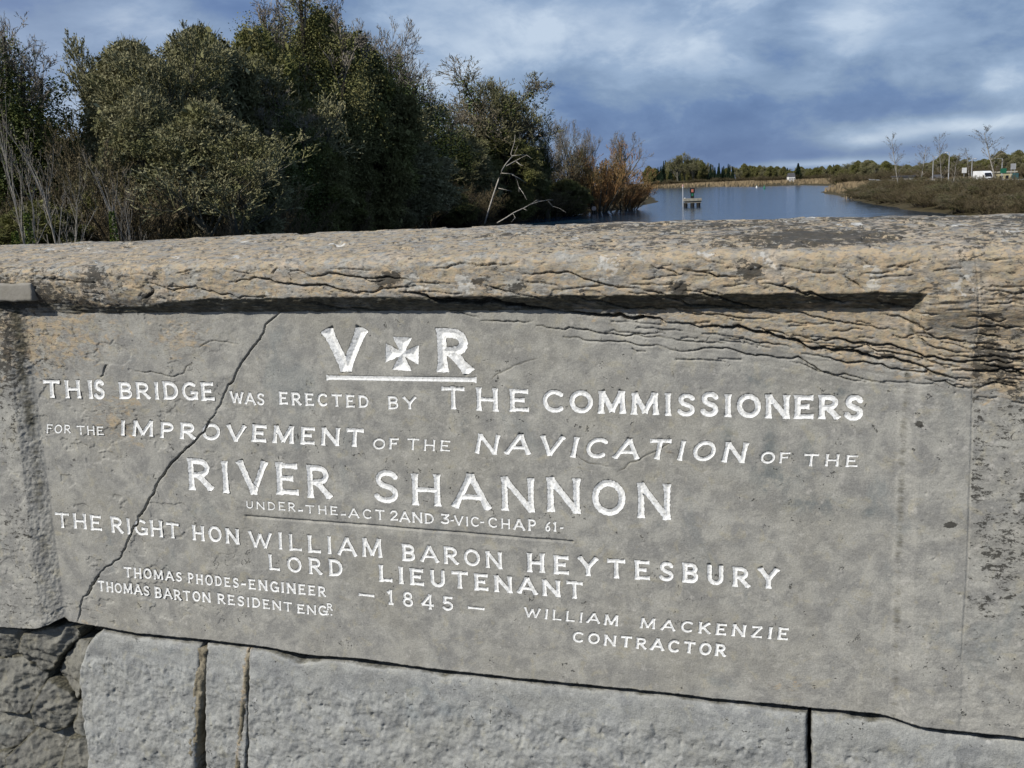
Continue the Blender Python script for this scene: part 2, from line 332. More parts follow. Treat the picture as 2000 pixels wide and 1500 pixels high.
# ---- cracks traced on the stone, (points, half width in photo px, depth m)
def Z4(*p): return [(x / 2.857, 420 + y / 2.857) for x, y in p]
def Z5(*p): return [(600 + x / 2.857, 420 + y / 2.857) for x, y in p]
def Z6(*p): return [(1300 + x / 2.857, 400 + y / 2.857) for x, y in p]
DIAG = [(541, 600), (530, 625), (515, 650), (500, 672), (478, 700), (465, 720), (455, 745), (440, 765), (430, 790), (418, 812), (405, 830), (390, 850), (370, 872), (350, 890), (330, 912), (310, 940), (300, 965), (285, 990), (270, 1010), (258, 1035), (245, 1070), (235, 1090), (215, 1105), (195, 1118), (187, 1132), (176, 1152), (162, 1166), (156, 1185), (150, 1215)]
CR = [(DIAG[:10], 1.7, .010), (DIAG[9:24], 2.4, .014), (DIAG[23:27], 3.6, .014), (DIAG[26:], 2.2, .008),
 (Z5((520, 430), (650, 450), (740, 480), (870, 482), (960, 488), (1060, 480), (1150, 500), (1250, 515), (1400, 535)), 6.6, .026),
 (Z5((1400, 535), (1500, 545), (1620, 560), (1700, 565), (1745, 555), (1820, 580), (1920, 575), (2000, 603)), 4.6, .022),
 (Z6((0, 657), (60, 660), (190, 687), (270, 678), (370, 688), (440, 690), (520, 710), (640, 740), (720, 755), (780, 795), (880, 800), (1020, 815), (1100, 840), (1190, 862), (1270, 855), (1380, 890), (1440, 905), (1540, 950), (1700, 975)), 3.5, .018),
 (Z6((700, 735), (760, 735), (860, 750), (930, 750), (1000, 755), (1060, 775), (1120, 770), (1200, 785), (1300, 800), (1400, 830), (1480, 850), (1560, 870), (1620, 878), (1700, 872), (1800, 880), (1900, 888), (2000, 880), (2150, 885)), 2.3, .012),
 ([(1205, 922), (1232, 903), (1262, 890), (1296, 872), (1315, 868)], .8, .0015), ([(958, 742), (990, 722), (1022, 708), (1050, 700)], .8, .0012), ([(1110, 880), (1150, 905), (1200, 912)], .7, .0012), (Z4((400, 620), (410, 660), (430, 700)), 1.2, .003), (Z4((750, 870), (800, 880), (880, 885), (960, 905), (1020, 885), (1080, 830)), 1.1, .003), (Z4((1080, 740), (1200, 700), (1330, 720)), .9, .002),
 (Z6((330, 742), (420, 748), (500, 770), (600, 780), (700, 798)), 1.5, .007),
 (Z6((500, 690), (560, 705), (640, 712), (690, 735)), 1.5, .007),
 (Z6((0, 745), (120, 762), (240, 772), (330, 770)), 1.1, .004),
 (Z6((0, 795), (50, 812), (150, 815), (280, 800), (400, 820), (500, 845), (600, 850), (740, 848), (800, 890), (900, 935), (1000, 945), (1100, 975), (1250, 1000)), 1.6, .007),
 (Z6((700, 875), (800, 905), (880, 935), (1000, 972), (1120, 990)), 1.2, .005),
 (Z6((760, 830), (850, 840), (950, 870), (1050, 882), (1150, 890), (1250, 915), (1340, 925), (1440, 935), (1560, 960), (1640, 985), (1720, 990)), 1.8, .009),
 (Z6((800, 765), (930, 790), (1050, 800), (1180, 820), (1280, 830), (1400, 850), (1500, 880), (1640, 905)), 1.5, .008),
 (Z6((0, 360), (70, 390)), 1.8, .006), (Z6((100, 365), (250, 385), (320, 400), (400, 408)), 2.0, .008), (Z6((100, 290), (230, 318), (330, 330)), 1.3, .005),
 (Z6((540, 440), (640, 455), (700, 475), (760, 495), (860, 510), (930, 530), (990, 545), (1090, 545)), 2.0, .010), (Z6((705, 462), (770, 500), (850, 505)), 2.4, .010),
 (Z6((1180, 530), (1240, 548), (1300, 565), (1370, 570)), 1.5, .007), (Z6((1000, 390), (1050, 430), (1105, 472)), 1.7, .006), (Z6((1070, 290), (1110, 325), (1160, 340)), 1.5, .005), (Z6((1100, 385), (1180, 385), (1270, 378)), 1.2, .004),
 (Z6((100, 482), (200, 490), (290, 510), (370, 540), (450, 560), (560, 590), (650, 610)), 2.2, .010), (Z6((-40, 500), (80, 530), (200, 560), (330, 575), (480, 605)), 2.0, .010), (Z6((0, 570), (120, 600), (300, 612), (460, 635), (600, 625)), 1.4, .006),
 (Z6((560, 575), (700, 590), (800, 620), (910, 640), (1000, 660), (1080, 670), (1190, 695), (1290, 700)), 1.6, .007), (Z6((1200, 610), (1300, 620), (1360, 650), (1430, 690), (1490, 690)), 1.7, .007),
 (Z6((1380, 650), (1440, 690), (1500, 745), (1560, 745), (1640, 760), (1700, 775)), 2.0, .008), (Z6((1370, 690), (1440, 760), (1500, 800), (1600, 820), (1700, 822)), 1.7, .007),
 (Z6((1600, 680), (1700, 690), (1800, 680), (1900, 690), (2000, 685)), 1.5, .006), (Z6((1720, 720), (1800, 735), (1860, 740)), 1.5, .006), (Z6((1740, 790), (1850, 815), (1920, 820), (2000, 812), (2120, 820)), 1.7, .008),
 (Z6((1600, 845), (1750, 850), (1880, 855), (2000, 870), (2120, 868)), 1.6, .007), (Z6((1780, 890), (1850, 905), (1920, 915), (2000, 920), (2150, 930)), 2.6, .012), (Z6((1600, 925), (1720, 930), (1830, 930), (1880, 920), (1930, 940), (2000, 958), (2150, 985)), 2.8, .013),
 (Z6((1720, 1025), (1800, 1005), (1880, 1000), (1950, 1010), (2000, 1050)), 1.6, .006), (Z6((1450, 970), (1560, 985), (1640, 1020), (1720, 1030)), 1.7, .007), (Z6((1400, 600), (1450, 608), (1520, 612)), 1.3, .005),
 (Z6((1690, 625), (1740, 625), (1820, 640), (1900, 640)), 1.2, .005), (Z6((1800, 560), (1900, 550), (2000, 560)), 1.3, .005), (Z6((1760, 300), (1850, 310), (1950, 300)), 1.1, .004), (Z6((1760, 470), (1850, 480), (1950, 500), (2050, 500)), 1.1, .004),
 (Z4((800, 380), (860, 385), (910, 405), (960, 425), (1010, 415), (1060, 402), (1120, 415), (1200, 435), (1270, 440), (1330, 465), (1400, 458), (1500, 455)), 1.8, .008),
 (Z4((1280, 375), (1340, 362), (1420, 348), (1500, 358), (1560, 380), (1640, 388), (1700, 395), (1760, 390), (1840, 400), (1880, 415), (1960, 430), (2060, 445)), 2.6, .011),
 (Z4((1600, 305), (1680, 318), (1740, 345), (1830, 325), (1900, 335), (2000, 345), (2080, 372), (2150, 360)), 1.9, .008), (Z4((1520, 330), (1530, 310), (1545, 290)), 1.5, .005), (Z4((980, 325), (1040, 310), (1100, 300)), 1.6, .005),
 (Z4((210, 355), (280, 360), (340, 350)), 1.6, .005), (Z4((700, 335), (800, 330), (870, 350)), 1.0, .003), (Z4((1230, 300), (1330, 318), (1400, 330)), 1.3, .004), (Z4((30, 390), (90, 400), (180, 385)), 1.1, .004),
 (Z4((790, 470), (830, 450), (850, 420), (830, 400)), 3.0, .007), (Z4((560, 905), (580, 870), (590, 840)), 2.0, .006), (Z4((1700, 490), (1780, 500), (1880, 515), (2000, 528)), 1.8, .008),
 (Z5((100, 325), (180, 330), (260, 345), (350, 355), (440, 345), (520, 352), (570, 365)), 1.9, .008), (Z5((710, 300), (780, 298), (850, 268), (960, 285), (1060, 275), (1180, 258)), 1.8, .007), (Z5((1200, 330), (1300, 330), (1370, 320), (1440, 318), (1510, 340), (1580, 365), (1680, 395), (1780, 405), (1850, 410)), 1.8, .008),
 (Z5((0, 395), (60, 388), (150, 403)), 2.2, .009), (Z5((180, 425), (260, 440), (340, 432), (420, 410), (520, 400)), 1.9, .008), (Z5((1000, 395), (1080, 420), (1150, 435)), 2.2, .008), (Z5((1920, 280), (1970, 295), (2000, 308)), 1.5, .005), (Z5((1880, 420), (1940, 430), (2000, 445)), 2.0, .008),
 (Z5((1480, 455), (1600, 480), (1700, 500), (1850, 520), (2000, 530)), 1.8, .008), (Z5((640, 378), (700, 382), (740, 390)), 1.1, .004), (Z5((0, 485), (100, 505), (220, 520), (380, 530), (540, 540)), 1.6, .007),
 (Z5((970, 590), (1080, 595), (1150, 598), (1250, 595)), 1.4, .005), (Z5((820, 545), (900, 560), (960, 575)), 1.0, .003), (Z5((1280, 618), (1400, 635), (1460, 628), (1560, 640), (1640, 660), (1750, 672), (1850, 670), (2000, 685)), 1.6, .006),
 (Z5((1430, 680), (1540, 700), (1700, 705), (1800, 712), (1900, 730), (2000, 740)), 1.4, .005), (Z5((1660, 655), (1760, 655), (1880, 668), (2000, 660)), 1.1, .004),
 ([(1905, 495), (1911, 560), (1909, 650), (1900, 690), (1898, 850), (1890, 1100), (1878, 1290)], 1.2, .0016),
 ([(480, 1008), (620, 1019), (780, 1031), (950, 1045), (1118, 1058)], 3.2, .0035)]
PXM = DW / F                                            # metres per photo px near the panel
def wiggle(P, amp, rng, lev=2):
    P = [np.array(p, float) for p in P]
    for _ in range(lev):
        Q = [P[0]]
        for a, b in zip(P[:-1], P[1:]):
            d = b - a; L = np.hypot(*d); nrm = np.array([-d[1], d[0]]) / (L + 1e-9)
            Q += [(a + b) / 2 + nrm * rng.normal(0, amp * min(1, L / .02)), b]
        P = Q; amp *= .6
    return P
crng = np.random.default_rng(3); SEG = []
for i, (pts, hw, dep) in enumerate(CR):
    P = [px2wall(*p) for p in pts]
    last2 = i >= len(CR) - 2
    P = wiggle(P, .0002 if last2 else .0020, crng, 1 if last2 else 3)
    n = len(P) - 1
    for j in range(n):
        t = (j + .5) / n; taper = 1 if last2 else min(1, .25 + 3 * min(t, 1 - t)); var = 1 if last2 else crng.uniform(.6, 1.3)
        SEG.append((P[j], P[j + 1], (hw * .80 - (.45 if 1.3 < hw < 3 else .15)) * PXM * taper * var, dep * taper, i))
# extra hairline delamination cracks, right of centre and on the coping
for k_ in range(85):
    if k_ < 65: px = 1000 + 1100 * crng.random() ** .7; py = 600 + (px - 1000) * .12 + crng.normal(0, 34); sl_ = .10
    else: px = crng.uniform(0, 2000); py = crng.uniform(515, 575); sl_ = .02
    L = crng.uniform(25, 110); a = sl_ + crng.normal(0, .08)
    P = [px2wall(px + L * t, py + L * t * a + crng.normal(0, 1.5)) for t in (0, .33, .66, 1)]
    P = wiggle(P, .001, crng, 2); n = len(P) - 1
    for j in range(n):
        t = (j + .5) / n; SEG.append((P[j], P[j + 1], crng.uniform(.4, .85) * PXM * min(1, .3 + 3 * min(t, 1 - t)), .004, 999))

# ---- letters: skeleton alphabet, each stroke = (points, closed-curve?)
def arc(cx, cy, rx, ry, a0, a1, n=10):
    return [(cx + rx * math.cos(R(a0 + (a1 - a0) * i / n)), cy + ry * math.sin(R(a0 + (a1 - a0) * i / n))) for i in range(n + 1)]
S_ = lambda *p: (list(p), 0)
K_ = lambda p: (p, 1)
i0, i1 = .1, .9
GL = {
 'A': (.88, [S_((0, 0), (.5, 1)), S_((.5, 1), (1, 0)), S_((.2, .33), (.8, .33))]),
 'B': (.62, [S_((.08, 0), (.08, 1)), K_([(.08, .94)] + arc(.5, .73, .38, .21, 90, -90) + [(.08, .52)]), K_([(.08, .52)] + arc(.52, .29, .42, .23, 90, -90) + [(.08, .06)])]),
 'C': (.74, [K_(arc(.56, .5, .52, .46, 48, 312, 14))]),
 'D': (.74, [S_((.08, 0), (.08, 1)), K_([(.08, .94)] + arc(.40, .5, .54, .44, 90, -90, 12) + [(.08, .06)])]),
 'E': (.64, [S_((.1, 0), (.1, 1)), S_((.1, .93), (.97, .93)), S_((.1, .52), (.75, .52)), S_((.1, .07), (1, .07))]),
 'F': (.58, [S_((.1, 0), (.1, 1)), S_((.1, .93), (1, .93)), S_((.1, .52), (.78, .52))]),
 'G': (.76, [K_(arc(.55, .5, .50, .46, 50, 350, 14)), S_((.62, .42), (1.03, .42)), S_((.97, .42), (.97, .05))]),
 'H': (.72, [S_((.08, 0), (.08, 1)), S_((.92, 0), (.92, 1)), S_((.08, .5), (.92, .5))]),
 'I': (.20, [S_((.5, 0), (.5, 1))]),
 'K': (.72, [S_((.08, 0), (.08, 1)), S_((.1, .40), (.92, 1)), S_((.36, .58), (1, 0))]),
 'L': (.60, [S_((.1, 0), (.1, 1)), S_((.1, .07), (1, .07))]),
 'M': (.98, [S_((.06, 0), (.10, 1)), S_((.10, 1), (.5, .12)), S_((.5, .12), (.90, 1)), S_((.90, 1), (.94, 0))]),
 'N': (.82, [S_((.07, 0), (.07, 1)), S_((.07, .98), (.93, .02)), S_((.93, 0), (.93, 1))]),
 'O': (.80, [K_(arc(.5, .5, .46, .45, 0, 360, 20))]),
 'P': (.60, [S_((.1, 0), (.1, 1)), K_([(.1, .94)] + arc(.50, .71, .42, .23, 90, -90) + [(.1, .48)])]),
 'R': (.70, [S_((.08, 0), (.08, 1)), K_([(.08, .94)] + arc(.46, .71, .38, .23, 90, -90) + [(.08, .48)]), S_((.42, .48), (.98, 0))]),
 'S': (.60, [K_(arc(.54, .735, .40, .215, 25, 255, 10)[:-1] + arc(.46, .275, .44, .225, 78, -155, 11))]),
 'T': (.78, [S_((.5, 0), (.5, 1)), S_((0, .93), (1, .93))]),
 'U': (.70, [K_([(.1, 1), (.1, .4)] + arc(.5, .37, .40, .32, 180, 360, 10) + [(.9, .4), (.9, 1)])]),
 'V': (.86, [S_((.03, 1), (.5, .02)), S_((.5, .02), (.97, 1))]),
 'W': (1.15, [S_((.02, 1), (.27, .02)), S_((.27, .02), (.5, .85)), S_((.5, .85), (.73, .02)), S_((.73, .02), (.98, 1))]),
 'Y': (.84, [S_((.02, 1), (.5, .45)), S_((.98, 1), (.5, .45)), S_((.5, .5), (.5, 0))]),
 'Z': (.68, [S_((.05, .93), (.95, .93)), S_((.93, .93), (.07, .07)), S_((.05, .07), (1, .07))]),
 '1': (.32, [S_((.55, 0), (.55, 1)), S_((.05, .80), (.5, .95)), S_((.2, .04), (.9, .04))]),
 '2': (.52, [K_(arc(.5, .70, .40, .25, 160, -35, 9) + [(.1, .08)]), S_((.08, .07), (1, .07))]),
 '3': (.50, [S_((.08, .93), (.95, .93)), S_((.92, .93), (.45, .56)), K_(arc(.45, .30, .45, .25, 95, -150, 10))]),
 '4': (.62, [S_((.72, 0), (.72, 1)), S_((.72, .98), (.02, .28)), S_((.0, .27), (1.0, .27))]),
 '5': (.54, [S_((.2, .93), (.95, .93)), S_((.22, .95), (.18, .55)), K_(arc(.45, .32, .46, .27, 125, -150, 11))]),
 '6': (.50, [K_([(.82, .95)] + arc(.62, .35, .52, .45, 125, 180, 4)), K_(arc(.5, .29, .40, .25, 0, 360, 14))]),
 '8': (.52, [K_(arc(.5, .73, .36, .21, 0, 360, 14)), K_(arc(.5, .28, .43, .25, 0, 360, 14))]),
 '-': (.40, [S_((0, .45), (1, .45))]),
 '_': (1.0, [S_((0, .5), (1, .5))]),
 '.': (.2, [S_((.2, .1), (.8, .1))]),
}
# text, x0, top0, bottom0, x1, top1, bottom1, half stroke (in cap heights), slant, gap
TXT = [('V', 637, 646, 722, 716, 647, 721, .105, 0, .3), ('R', 856, 646, 723, 921, 646, 726, .105, 0, .3),
 ('_', 637, 731, 744, 932, 735, 749, .42, 0, .3),
 ('TH', 86, 743, 775, 159, 743, 776, .10, 0, .35), ('I', 171, 744, 777, 186, 744, 777, .10, 0, .3), ('S', 185, 744, 778, 206, 744, 778, .10, 0, .3),
 ('BRIDGE', 234, 747, 777, 420, 748, 782, .095, 0, .32), ('WAS', 450, 765, 786, 517, 768, 791, .085, 0, .25), ('ERECTED', 546, 766, 789, 721, 773, 796, .085, 0, .42), ('BY', 759, 774, 798, 814, 777, 799, .085, 0, .4),
 ('THE', 863, 758, 798, 1034, 761, 803, .085, 0, .5), ('COMMISSIONERS', 1061, 764, 803, 1685, 775, 819, .10, 0, .32),
 ('FOR', 92, 828, 845, 139, 830, 846, .075, .15, .3), ('THE', 150, 831, 848, 203, 833, 849, .075, 0, .3), ('IMPROVEMENT', 236, 822, 850, 711, 839, 872, .10, .12, .42), ('OF', 729, 856, 876, 779, 856, 877, .085, .1, .35), ('THE', 795, 857, 878, 880, 861, 881, .075, .1, .4),
 ('NAVICATION', 931, 848, 884, 1458, 866, 903, .09, .22, .42), ('OF', 1486, 883, 904, 1543, 884, 904, .085, .1, .35), ('THE', 1570, 886, 909, 1676, 890, 911, .085, .1, .45),
 ('RIVER', 370, 898, 956, 648, 912, 971, .075, 0, .38), ('SHANNON', 732, 920, 979, 1310, 947, 1013, .075, 0, .42),
 ('UNDER', 481, 978, 992, 578, 982, 999, .075, 0, .4), ('-', 583, 988, 1004, 593, 988, 1004, .1, 0, .3), ('THE', 597, 986, 1001, 660, 989, 1006, .08, 0, .4), ('-', 666, 996, 1012, 676, 996, 1012, .1, 0, .3), ('ACT', 681, 993, 1010, 752, 996, 1015, .08, 0, .4), ('2', 762, 997, 1016, 778, 997, 1016, .08, 0, .3), ('AND', 781, 999, 1018, 848, 1003, 1022, .08, 0, .3),
 ('3', 861, 1003, 1022, 879, 1003, 1023, .09, 0, .3), ('-', 880, 1008, 1023, 887, 1008, 1023, .1, 0, .3), ('VIC', 887, 1007, 1025, 936, 1010, 1028, .08, 0, .3), ('-', 938, 1011, 1027, 946, 1011, 1027, .1, 0, .3), ('CHAP', 954, 1011, 1029, 1047, 1016, 1037, .08, 0, .4), ('61', 1065, 1019, 1037, 1088, 1020, 1038, .08, .1, .4), ('-', 1094, 1022, 1038, 1101, 1022, 1038, .1, 0, .3),
 ('THE', 110, 1001, 1028, 200, 1008, 1036, .08, 0, .32), ('RIGHT', 218, 1010, 1039, 351, 1023, 1051, .08, 0, .32), ('HON', 377, 1026, 1053, 468, 1033, 1062, .085, 0, .4), ('WILLIAM', 487, 1037, 1066, 747, 1056, 1090, .08, 0, .4), ('BARON', 787, 1063, 1093, 981, 1078, 1109, .085, 0, .42), ('HEYTESBURY', 1031, 1082, 1115, 1520, 1112, 1149, .095, 0, .55),
 ('LORD', 526, 1083, 1112, 670, 1095, 1125, .085, 0, .55), ('LIEUTENANT', 741, 1105, 1135, 1139, 1138, 1169, .10, 0, .42),
 ('THOMAS', 243, 1107, 1126, 356, 1118, 1135, .085, 0, .35), ('PHODES', 368, 1119, 1138, 467, 1129, 1147, .085, 0, .4), ('-', 471, 1132, 1148, 481, 1132, 1148, .12, 0, .3), ('ENGINEER', 486, 1131, 1150, 637, 1146, 1165, .09, 0, .4),
 ('THOMAS', 192, 1134, 1153, 292, 1145, 1163, .085, 0, .32), ('BARTON', 303, 1147, 1167, 412, 1158, 1176, .085, 0, .35), ('RESIDENT', 426, 1159, 1178, 571, 1177, 1194, .085, 0, .35), ('ENG', 581, 1180, 1197, 639, 1184, 1202, .085, 0, .3), ('R', 639, 1178, 1191, 650, 1179, 1192, .09, 0, .3), ('.', 638, 1186, 1201, 643, 1186, 1201, .08, 0, .3), ('.', 645, 1187, 1202, 650, 1187, 1202, .08, 0, .3),
 ('-', 701, 1147, 1172, 732, 1150, 1175, .10, 0, .3), ('1845', 757, 1152, 1179, 886, 1166, 1193, .075, 0, .55), ('-', 914, 1173, 1198, 947, 1176, 1201, .09, 0, .3),
 ('WILLIAM', 1024, 1186, 1204, 1208, 1202, 1222, .085, .12, .4), ('MACKENZIE', 1251, 1207, 1226, 1540, 1227, 1250, .095, .12, .5), ('CONTRACTOR', 1119, 1234, 1253, 1418, 1259, 1282, .10, .1, .45)]
lrng = np.random.default_rng(12)
LET = []     # (char, origin(uv), ex, ey (metres per unit), aspect, prims, half stroke)
def prims_for(ch, a, hs, slant):
    out = []
    nat, strokes = GL[ch]
    m = hs if ch not in 'IV_-.' else 0
    wx = a if ch != 'I' else 0
    def tr(p):
        y = p[1]; x = (p[0] * wx if ch != 'I' else a / 2)
        return np.array((x + slant * (y - .5), y))
    for pts, curve in strokes:
        P = [tr(p) for p in pts]
        for j, (p, q) in enumerate(zip(P[:-1], P[1:])):
            out.append((p, q, curve, (j == 0) + 2 * (j == len(P) - 2)))
    return out
def sdf(prims, hs, X, Y):
    sd = np.full(X.shape, -9.0)
    for p, q, curve, ends in prims:
        d = q - p; L = np.hypot(*d) + 1e-9; d = d / L
        t = (X - p[0]) * d[0] + (Y - p[1]) * d[1]; s = (X - p[0]) * -d[1] + (Y - p[1]) * d[0]
        if curve:
            tt = np.clip(t, 0, L); sd = np.maximum(sd, hs * .95 - np.hypot(t - tt, s))
        else:
            horiz = abs(d[0]) > .95
            wdt = hs * (.74 if horiz else .98) * (1 + .38 * np.exp(-np.clip(t, 0, 9) / .10) + .38 * np.exp(-np.clip(L - t, 0, 9) / .10))
            sd = np.maximum(sd, np.minimum(wdt - np.abs(s), np.minimum(t + hs * .45, L + hs * .45 - t)))
    return sd
for txt, x0, t0, b0, x1, t1, b1, hs, slant, gap in TXT:
    wid = [GL[c][0] for c in txt]; hpx = (b0 - t0 + b1 - t1) / 2
    tot = sum(wid) + gap * (len(txt) - 1); pos = 0
    padx = hs * hpx * .6
    for c, wd in zip(txt, wid):
        f0, f1 = pos / tot, (pos + wd) / tot; pos += wd + gap
        X0p = x0 + padx + (x1 - x0 - 2 * padx) * f0; X1p = x0 + padx + (x1 - x0 - 2 * padx) * f1
        if c == 'I' and len(txt) > 1: pass
        lerp = lambda a, b, f: a + (b - a) * f
        jy = lrng.normal(0, .015) * hpx if len(txt) > 1 else 0
        hsc = 1 + lrng.normal(0, .02)
        BL_ = np.array(wallpt(X0p, lerp(b0, b1, f0) + jy)); BR_ = np.array(wallpt(X1p, lerp(b0, b1, f1) + jy)); TL_ = np.array(wallpt(X0p + (0), lerp(t0, t1, f0) + jy - (hsc - 1) * hpx))
        ey = TL_ - BL_; h = np.hypot(*ey); ey = np.array((ey[0] * .35, ey[1])); h = np.hypot(*ey)   # carver kept stems upright
        ex = BR_ - BL_; wm = np.hypot(*ex); exn = ex / wm
        rot = lrng.normal(0, .012) if len(txt) > 1 else 0
        exn = np.array((exn[0] * math.cos(rot) - exn[1] * math.sin(rot), exn[0] * math.sin(rot) + exn[1] * math.cos(rot)))
        a = wm / h; hs2 = (hs * 1.14 + .010) * lrng.uniform(.93, 1.08) if c != '_' else hs
        sl2 = slant * (1 if c in 'NIMHEFTOAVCPR' else .6)
        LET.append((c, BL_, exn * h, ey, a, prims_for(c, a, hs2, sl2), hs2))
def letter_uv(Lt, X, Y): return Lt[1][0] + Lt[2][0] * X + Lt[3][0] * Y, Lt[1][1] + Lt[2][1] * X + Lt[3][1] * Y
# cross pattee between V and R
def cross_sdf(X, Y):       # unit square, centre .5,.5 ; four flared arms
    sd = np.full(X.shape, -9.0)
    for k in range(4):
        a = R(-4 + 90 * k); c, s = math.cos(a), math.sin(a)
        t = (X - .5) * c + (Y - .5) * s; q = -(X - .5) * s + (Y - .5) * c
        wdt = .025 + .27 * np.clip(t / .5, 0, 2) ** .9
        sd = np.maximum(sd, np.minimum(np.minimum((wdt - np.abs(q)) * .88, .49 - t), t - .005))
    return sd
ccx = [np.array(wallpt(x, y)) for x, y in ((755, 724), (821, 724), (755, 658))]
CROSS = ('x', ccx[0], ccx[1] - ccx[0], np.array((0, np.hypot(*(ccx[2] - ccx[0])))), 1.0, None, .1)

# ---- the inscribed slab: one dense relief
uL, uR = wallpt(-40, 1000)[0], wallpt(2040, 1000)[0]
uL2, uR2 = min(uL, wallpt(-40, 480, WT)[0]), max(uR, wallpt(2040, 1440, WT)[0])
du = .00150
ucol = np.concatenate([np.linspace(-4.0, uL2 - .02, 26), np.arange(uL2, uR2, du), np.linspace(uR2 + .02, 3.2, 26)])
i_d0 = 26; nU = len(ucol)
vb_mid, va_mid = np.median(edge(BOTL, ucol[26:-26])), np.median(edge(ARR, ucol[26:-26]))
nF = int((va_mid - vb_mid) / .00150)
vb = edge(BOTL, ucol) + .0012 * fbm(ucol * 60, ucol * 0, 4, 41) + .0006 * pn(ucol * 300, ucol * 0, 45); va = edge(ARR, ucol) + .002 * fbm(ucol * 18, ucol * 0, 3, 43)
tt = np.linspace(0, 1, nF)[:, None]
V = vb[None] + (va - vb)[None] * tt; U = np.broadcast_to(ucol[None], V.shape).copy()
W, aT, aL, aR = Wbase(U, V)
H = base_relief(U, V)
# rough tooled bevels and frame
rough = np.clip(aT * 1.1 + aL * .7 + aR * .35, 0, 1)
bev = (aT > .01) & (aT < .99); bevL = (aL > .01) & (aL < .99)
H += rough * (.0010 * fbm(U * 60, V * 110, 4, 31) + .0015 * fbm(U * 14, V * 26, 3, 33))
H += bev * .0030 * fbm(U * 26, V * 210, 4, 35, .6) + bevL * .0018 * fbm(U * 150, V * 120, 3, 36)
# bedding planes opening on the right-hand upper part
bed = sst(U, wallpt(950, 650)[0], wallpt(1500, 650)[0]) * np.exp(-((V - (wallpt(1000, 610)[1] + (U - wallpt(1000, 610)[0]) * -.085)) / .075) ** 2)
bed = np.clip(bed + .22 * aT * sst(U, wallpt(100, 600)[0], wallpt(900, 600)[0]), 0, 1)
vv = V + U * .10 + .006 * fbm(U * 9, V * 9, 3, 51)
st_ = fbm(U * 10, vv * 130, 4, 53, .6)
H += bed * (.0008 * st_ - .0007 * np.clip(fbm(U * 7, vv * 85, 3, 57) - .18, 0, 1) * 3)
# flaked-off patches (thin layer lost)
fl = fbm(U * 9, V * 13, 5, 61, .55)
H -= .0016 * sst(fl, .18, .22) * (1 - .5 * rough) * sst(U, wallpt(600, 700)[0], wallpt(250, 700)[0])
H -= .0022 * sst(fbm(U * 10, V * 22, 5, 63, .55), .20, .24) * aT
# pits
pit = fbm(U * 120, V * 120, 2, 71); H -= .0022 * sst(pit, .52, .75) * (.4 + rough)
H -= .004 * sst(U, wallpt(1885, 700)[0], wallpt(1893, 700)[0] + .002) * 0
# cement patch hollow at the far left, step to the right-hand stone face
right = sst(U - edge(JR, V), -.001, .003); H -= right * (.0010 - .0010 * fbm(U * 40, V * 60, 3, 75))
crackd = np.zeros_like(H); dirt = np.zeros_like(H)
cols0, cols1 = ucol[i_d0], du
def window(ua, ub, va_, vb_):
    i0_ = max(i_d0, int((ua - cols0) / du) + i_d0 - 1); i1_ = min(nU - 26, int((ub - cols0) / du) + i_d0 + 2)
    if i1_ <= i0_: return None
    lo = V[:, i0_:i1_].min(1); hi = V[:, i0_:i1_].max(1)
    js = np.where((hi >= va_) & (lo <= vb_))[0]
    if len(js) == 0: return None
    return slice(js[0], js[-1] + 1), slice(i0_, i1_)
for a, b, hw, dep, idx in SEG:
    hwm = max(hw, .0008); ext = hwm * 1.0 + .012
    wn = window(min(a[0], b[0]) - ext, max(a[0], b[0]) + ext, min(a[1], b[1]) - ext, max(a[1], b[1]) + ext)
    if wn is None: continue
    X, Y = U[wn], V[wn]; d = b - a; L2 = d @ d + 1e-12
    t = np.clip(((X - a[0]) * d[0] + (Y - a[1]) * d[1]) / L2, 0, 1)
    dist = np.hypot(X - a[0] - t * d[0], Y - a[1] - t * d[1])
    dd = dep * np.clip((hwm + .0006 - dist) / (hwm * .7 + .0003), 0, 1) ** .8
    crackd[wn] = np.maximum(crackd[wn], dd)
    if idx < len(CR) - 2 or idx == 999:
        crackd[wn] = np.maximum(crackd[wn], .10 * dep * np.clip(1 - dist / (hwm * 2.6), 0, 1))
        dirt[wn] = np.maximum(dirt[wn], (.75 if idx != 999 else .4) * np.clip(1 - dist / (hwm * 1.4 + .0007), 0, 1))
H -= crackd
for Lt in LET + [CROSS]:
    c = Lt[0]; L_ = Lt
    us, vs = zip(*[letter_uv(L_, x, y) for x, y in ((-.3, -.1), (L_[4] + .3, -.1), (-.3, 1.1), (L_[4] + .3, 1.1))])
    wn = window(min(us), max(us), min(vs), max(vs))
    if wn is None: continue
    hgt = np.hypot(*L_[3]); M = np.linalg.inv(np.array([[L_[2][0], L_[3][0]], [L_[2][1], L_[3][1]]]))
    X = M[0, 0] * (U[wn] - L_[1][0]) + M[0, 1] * (V[wn] - L_[1][1]); Y = M[1, 0] * (U[wn] - L_[1][0]) + M[1, 1] * (V[wn] - L_[1][1])
    sd = (cross_sdf(X, Y) if c == 'x' else sdf(L_[5], L_[6], X, Y)) * hgt
    H[wn] -= np.where(sd > .0003, .0015 + .9 * np.clip(sd, 0, .012), 0)
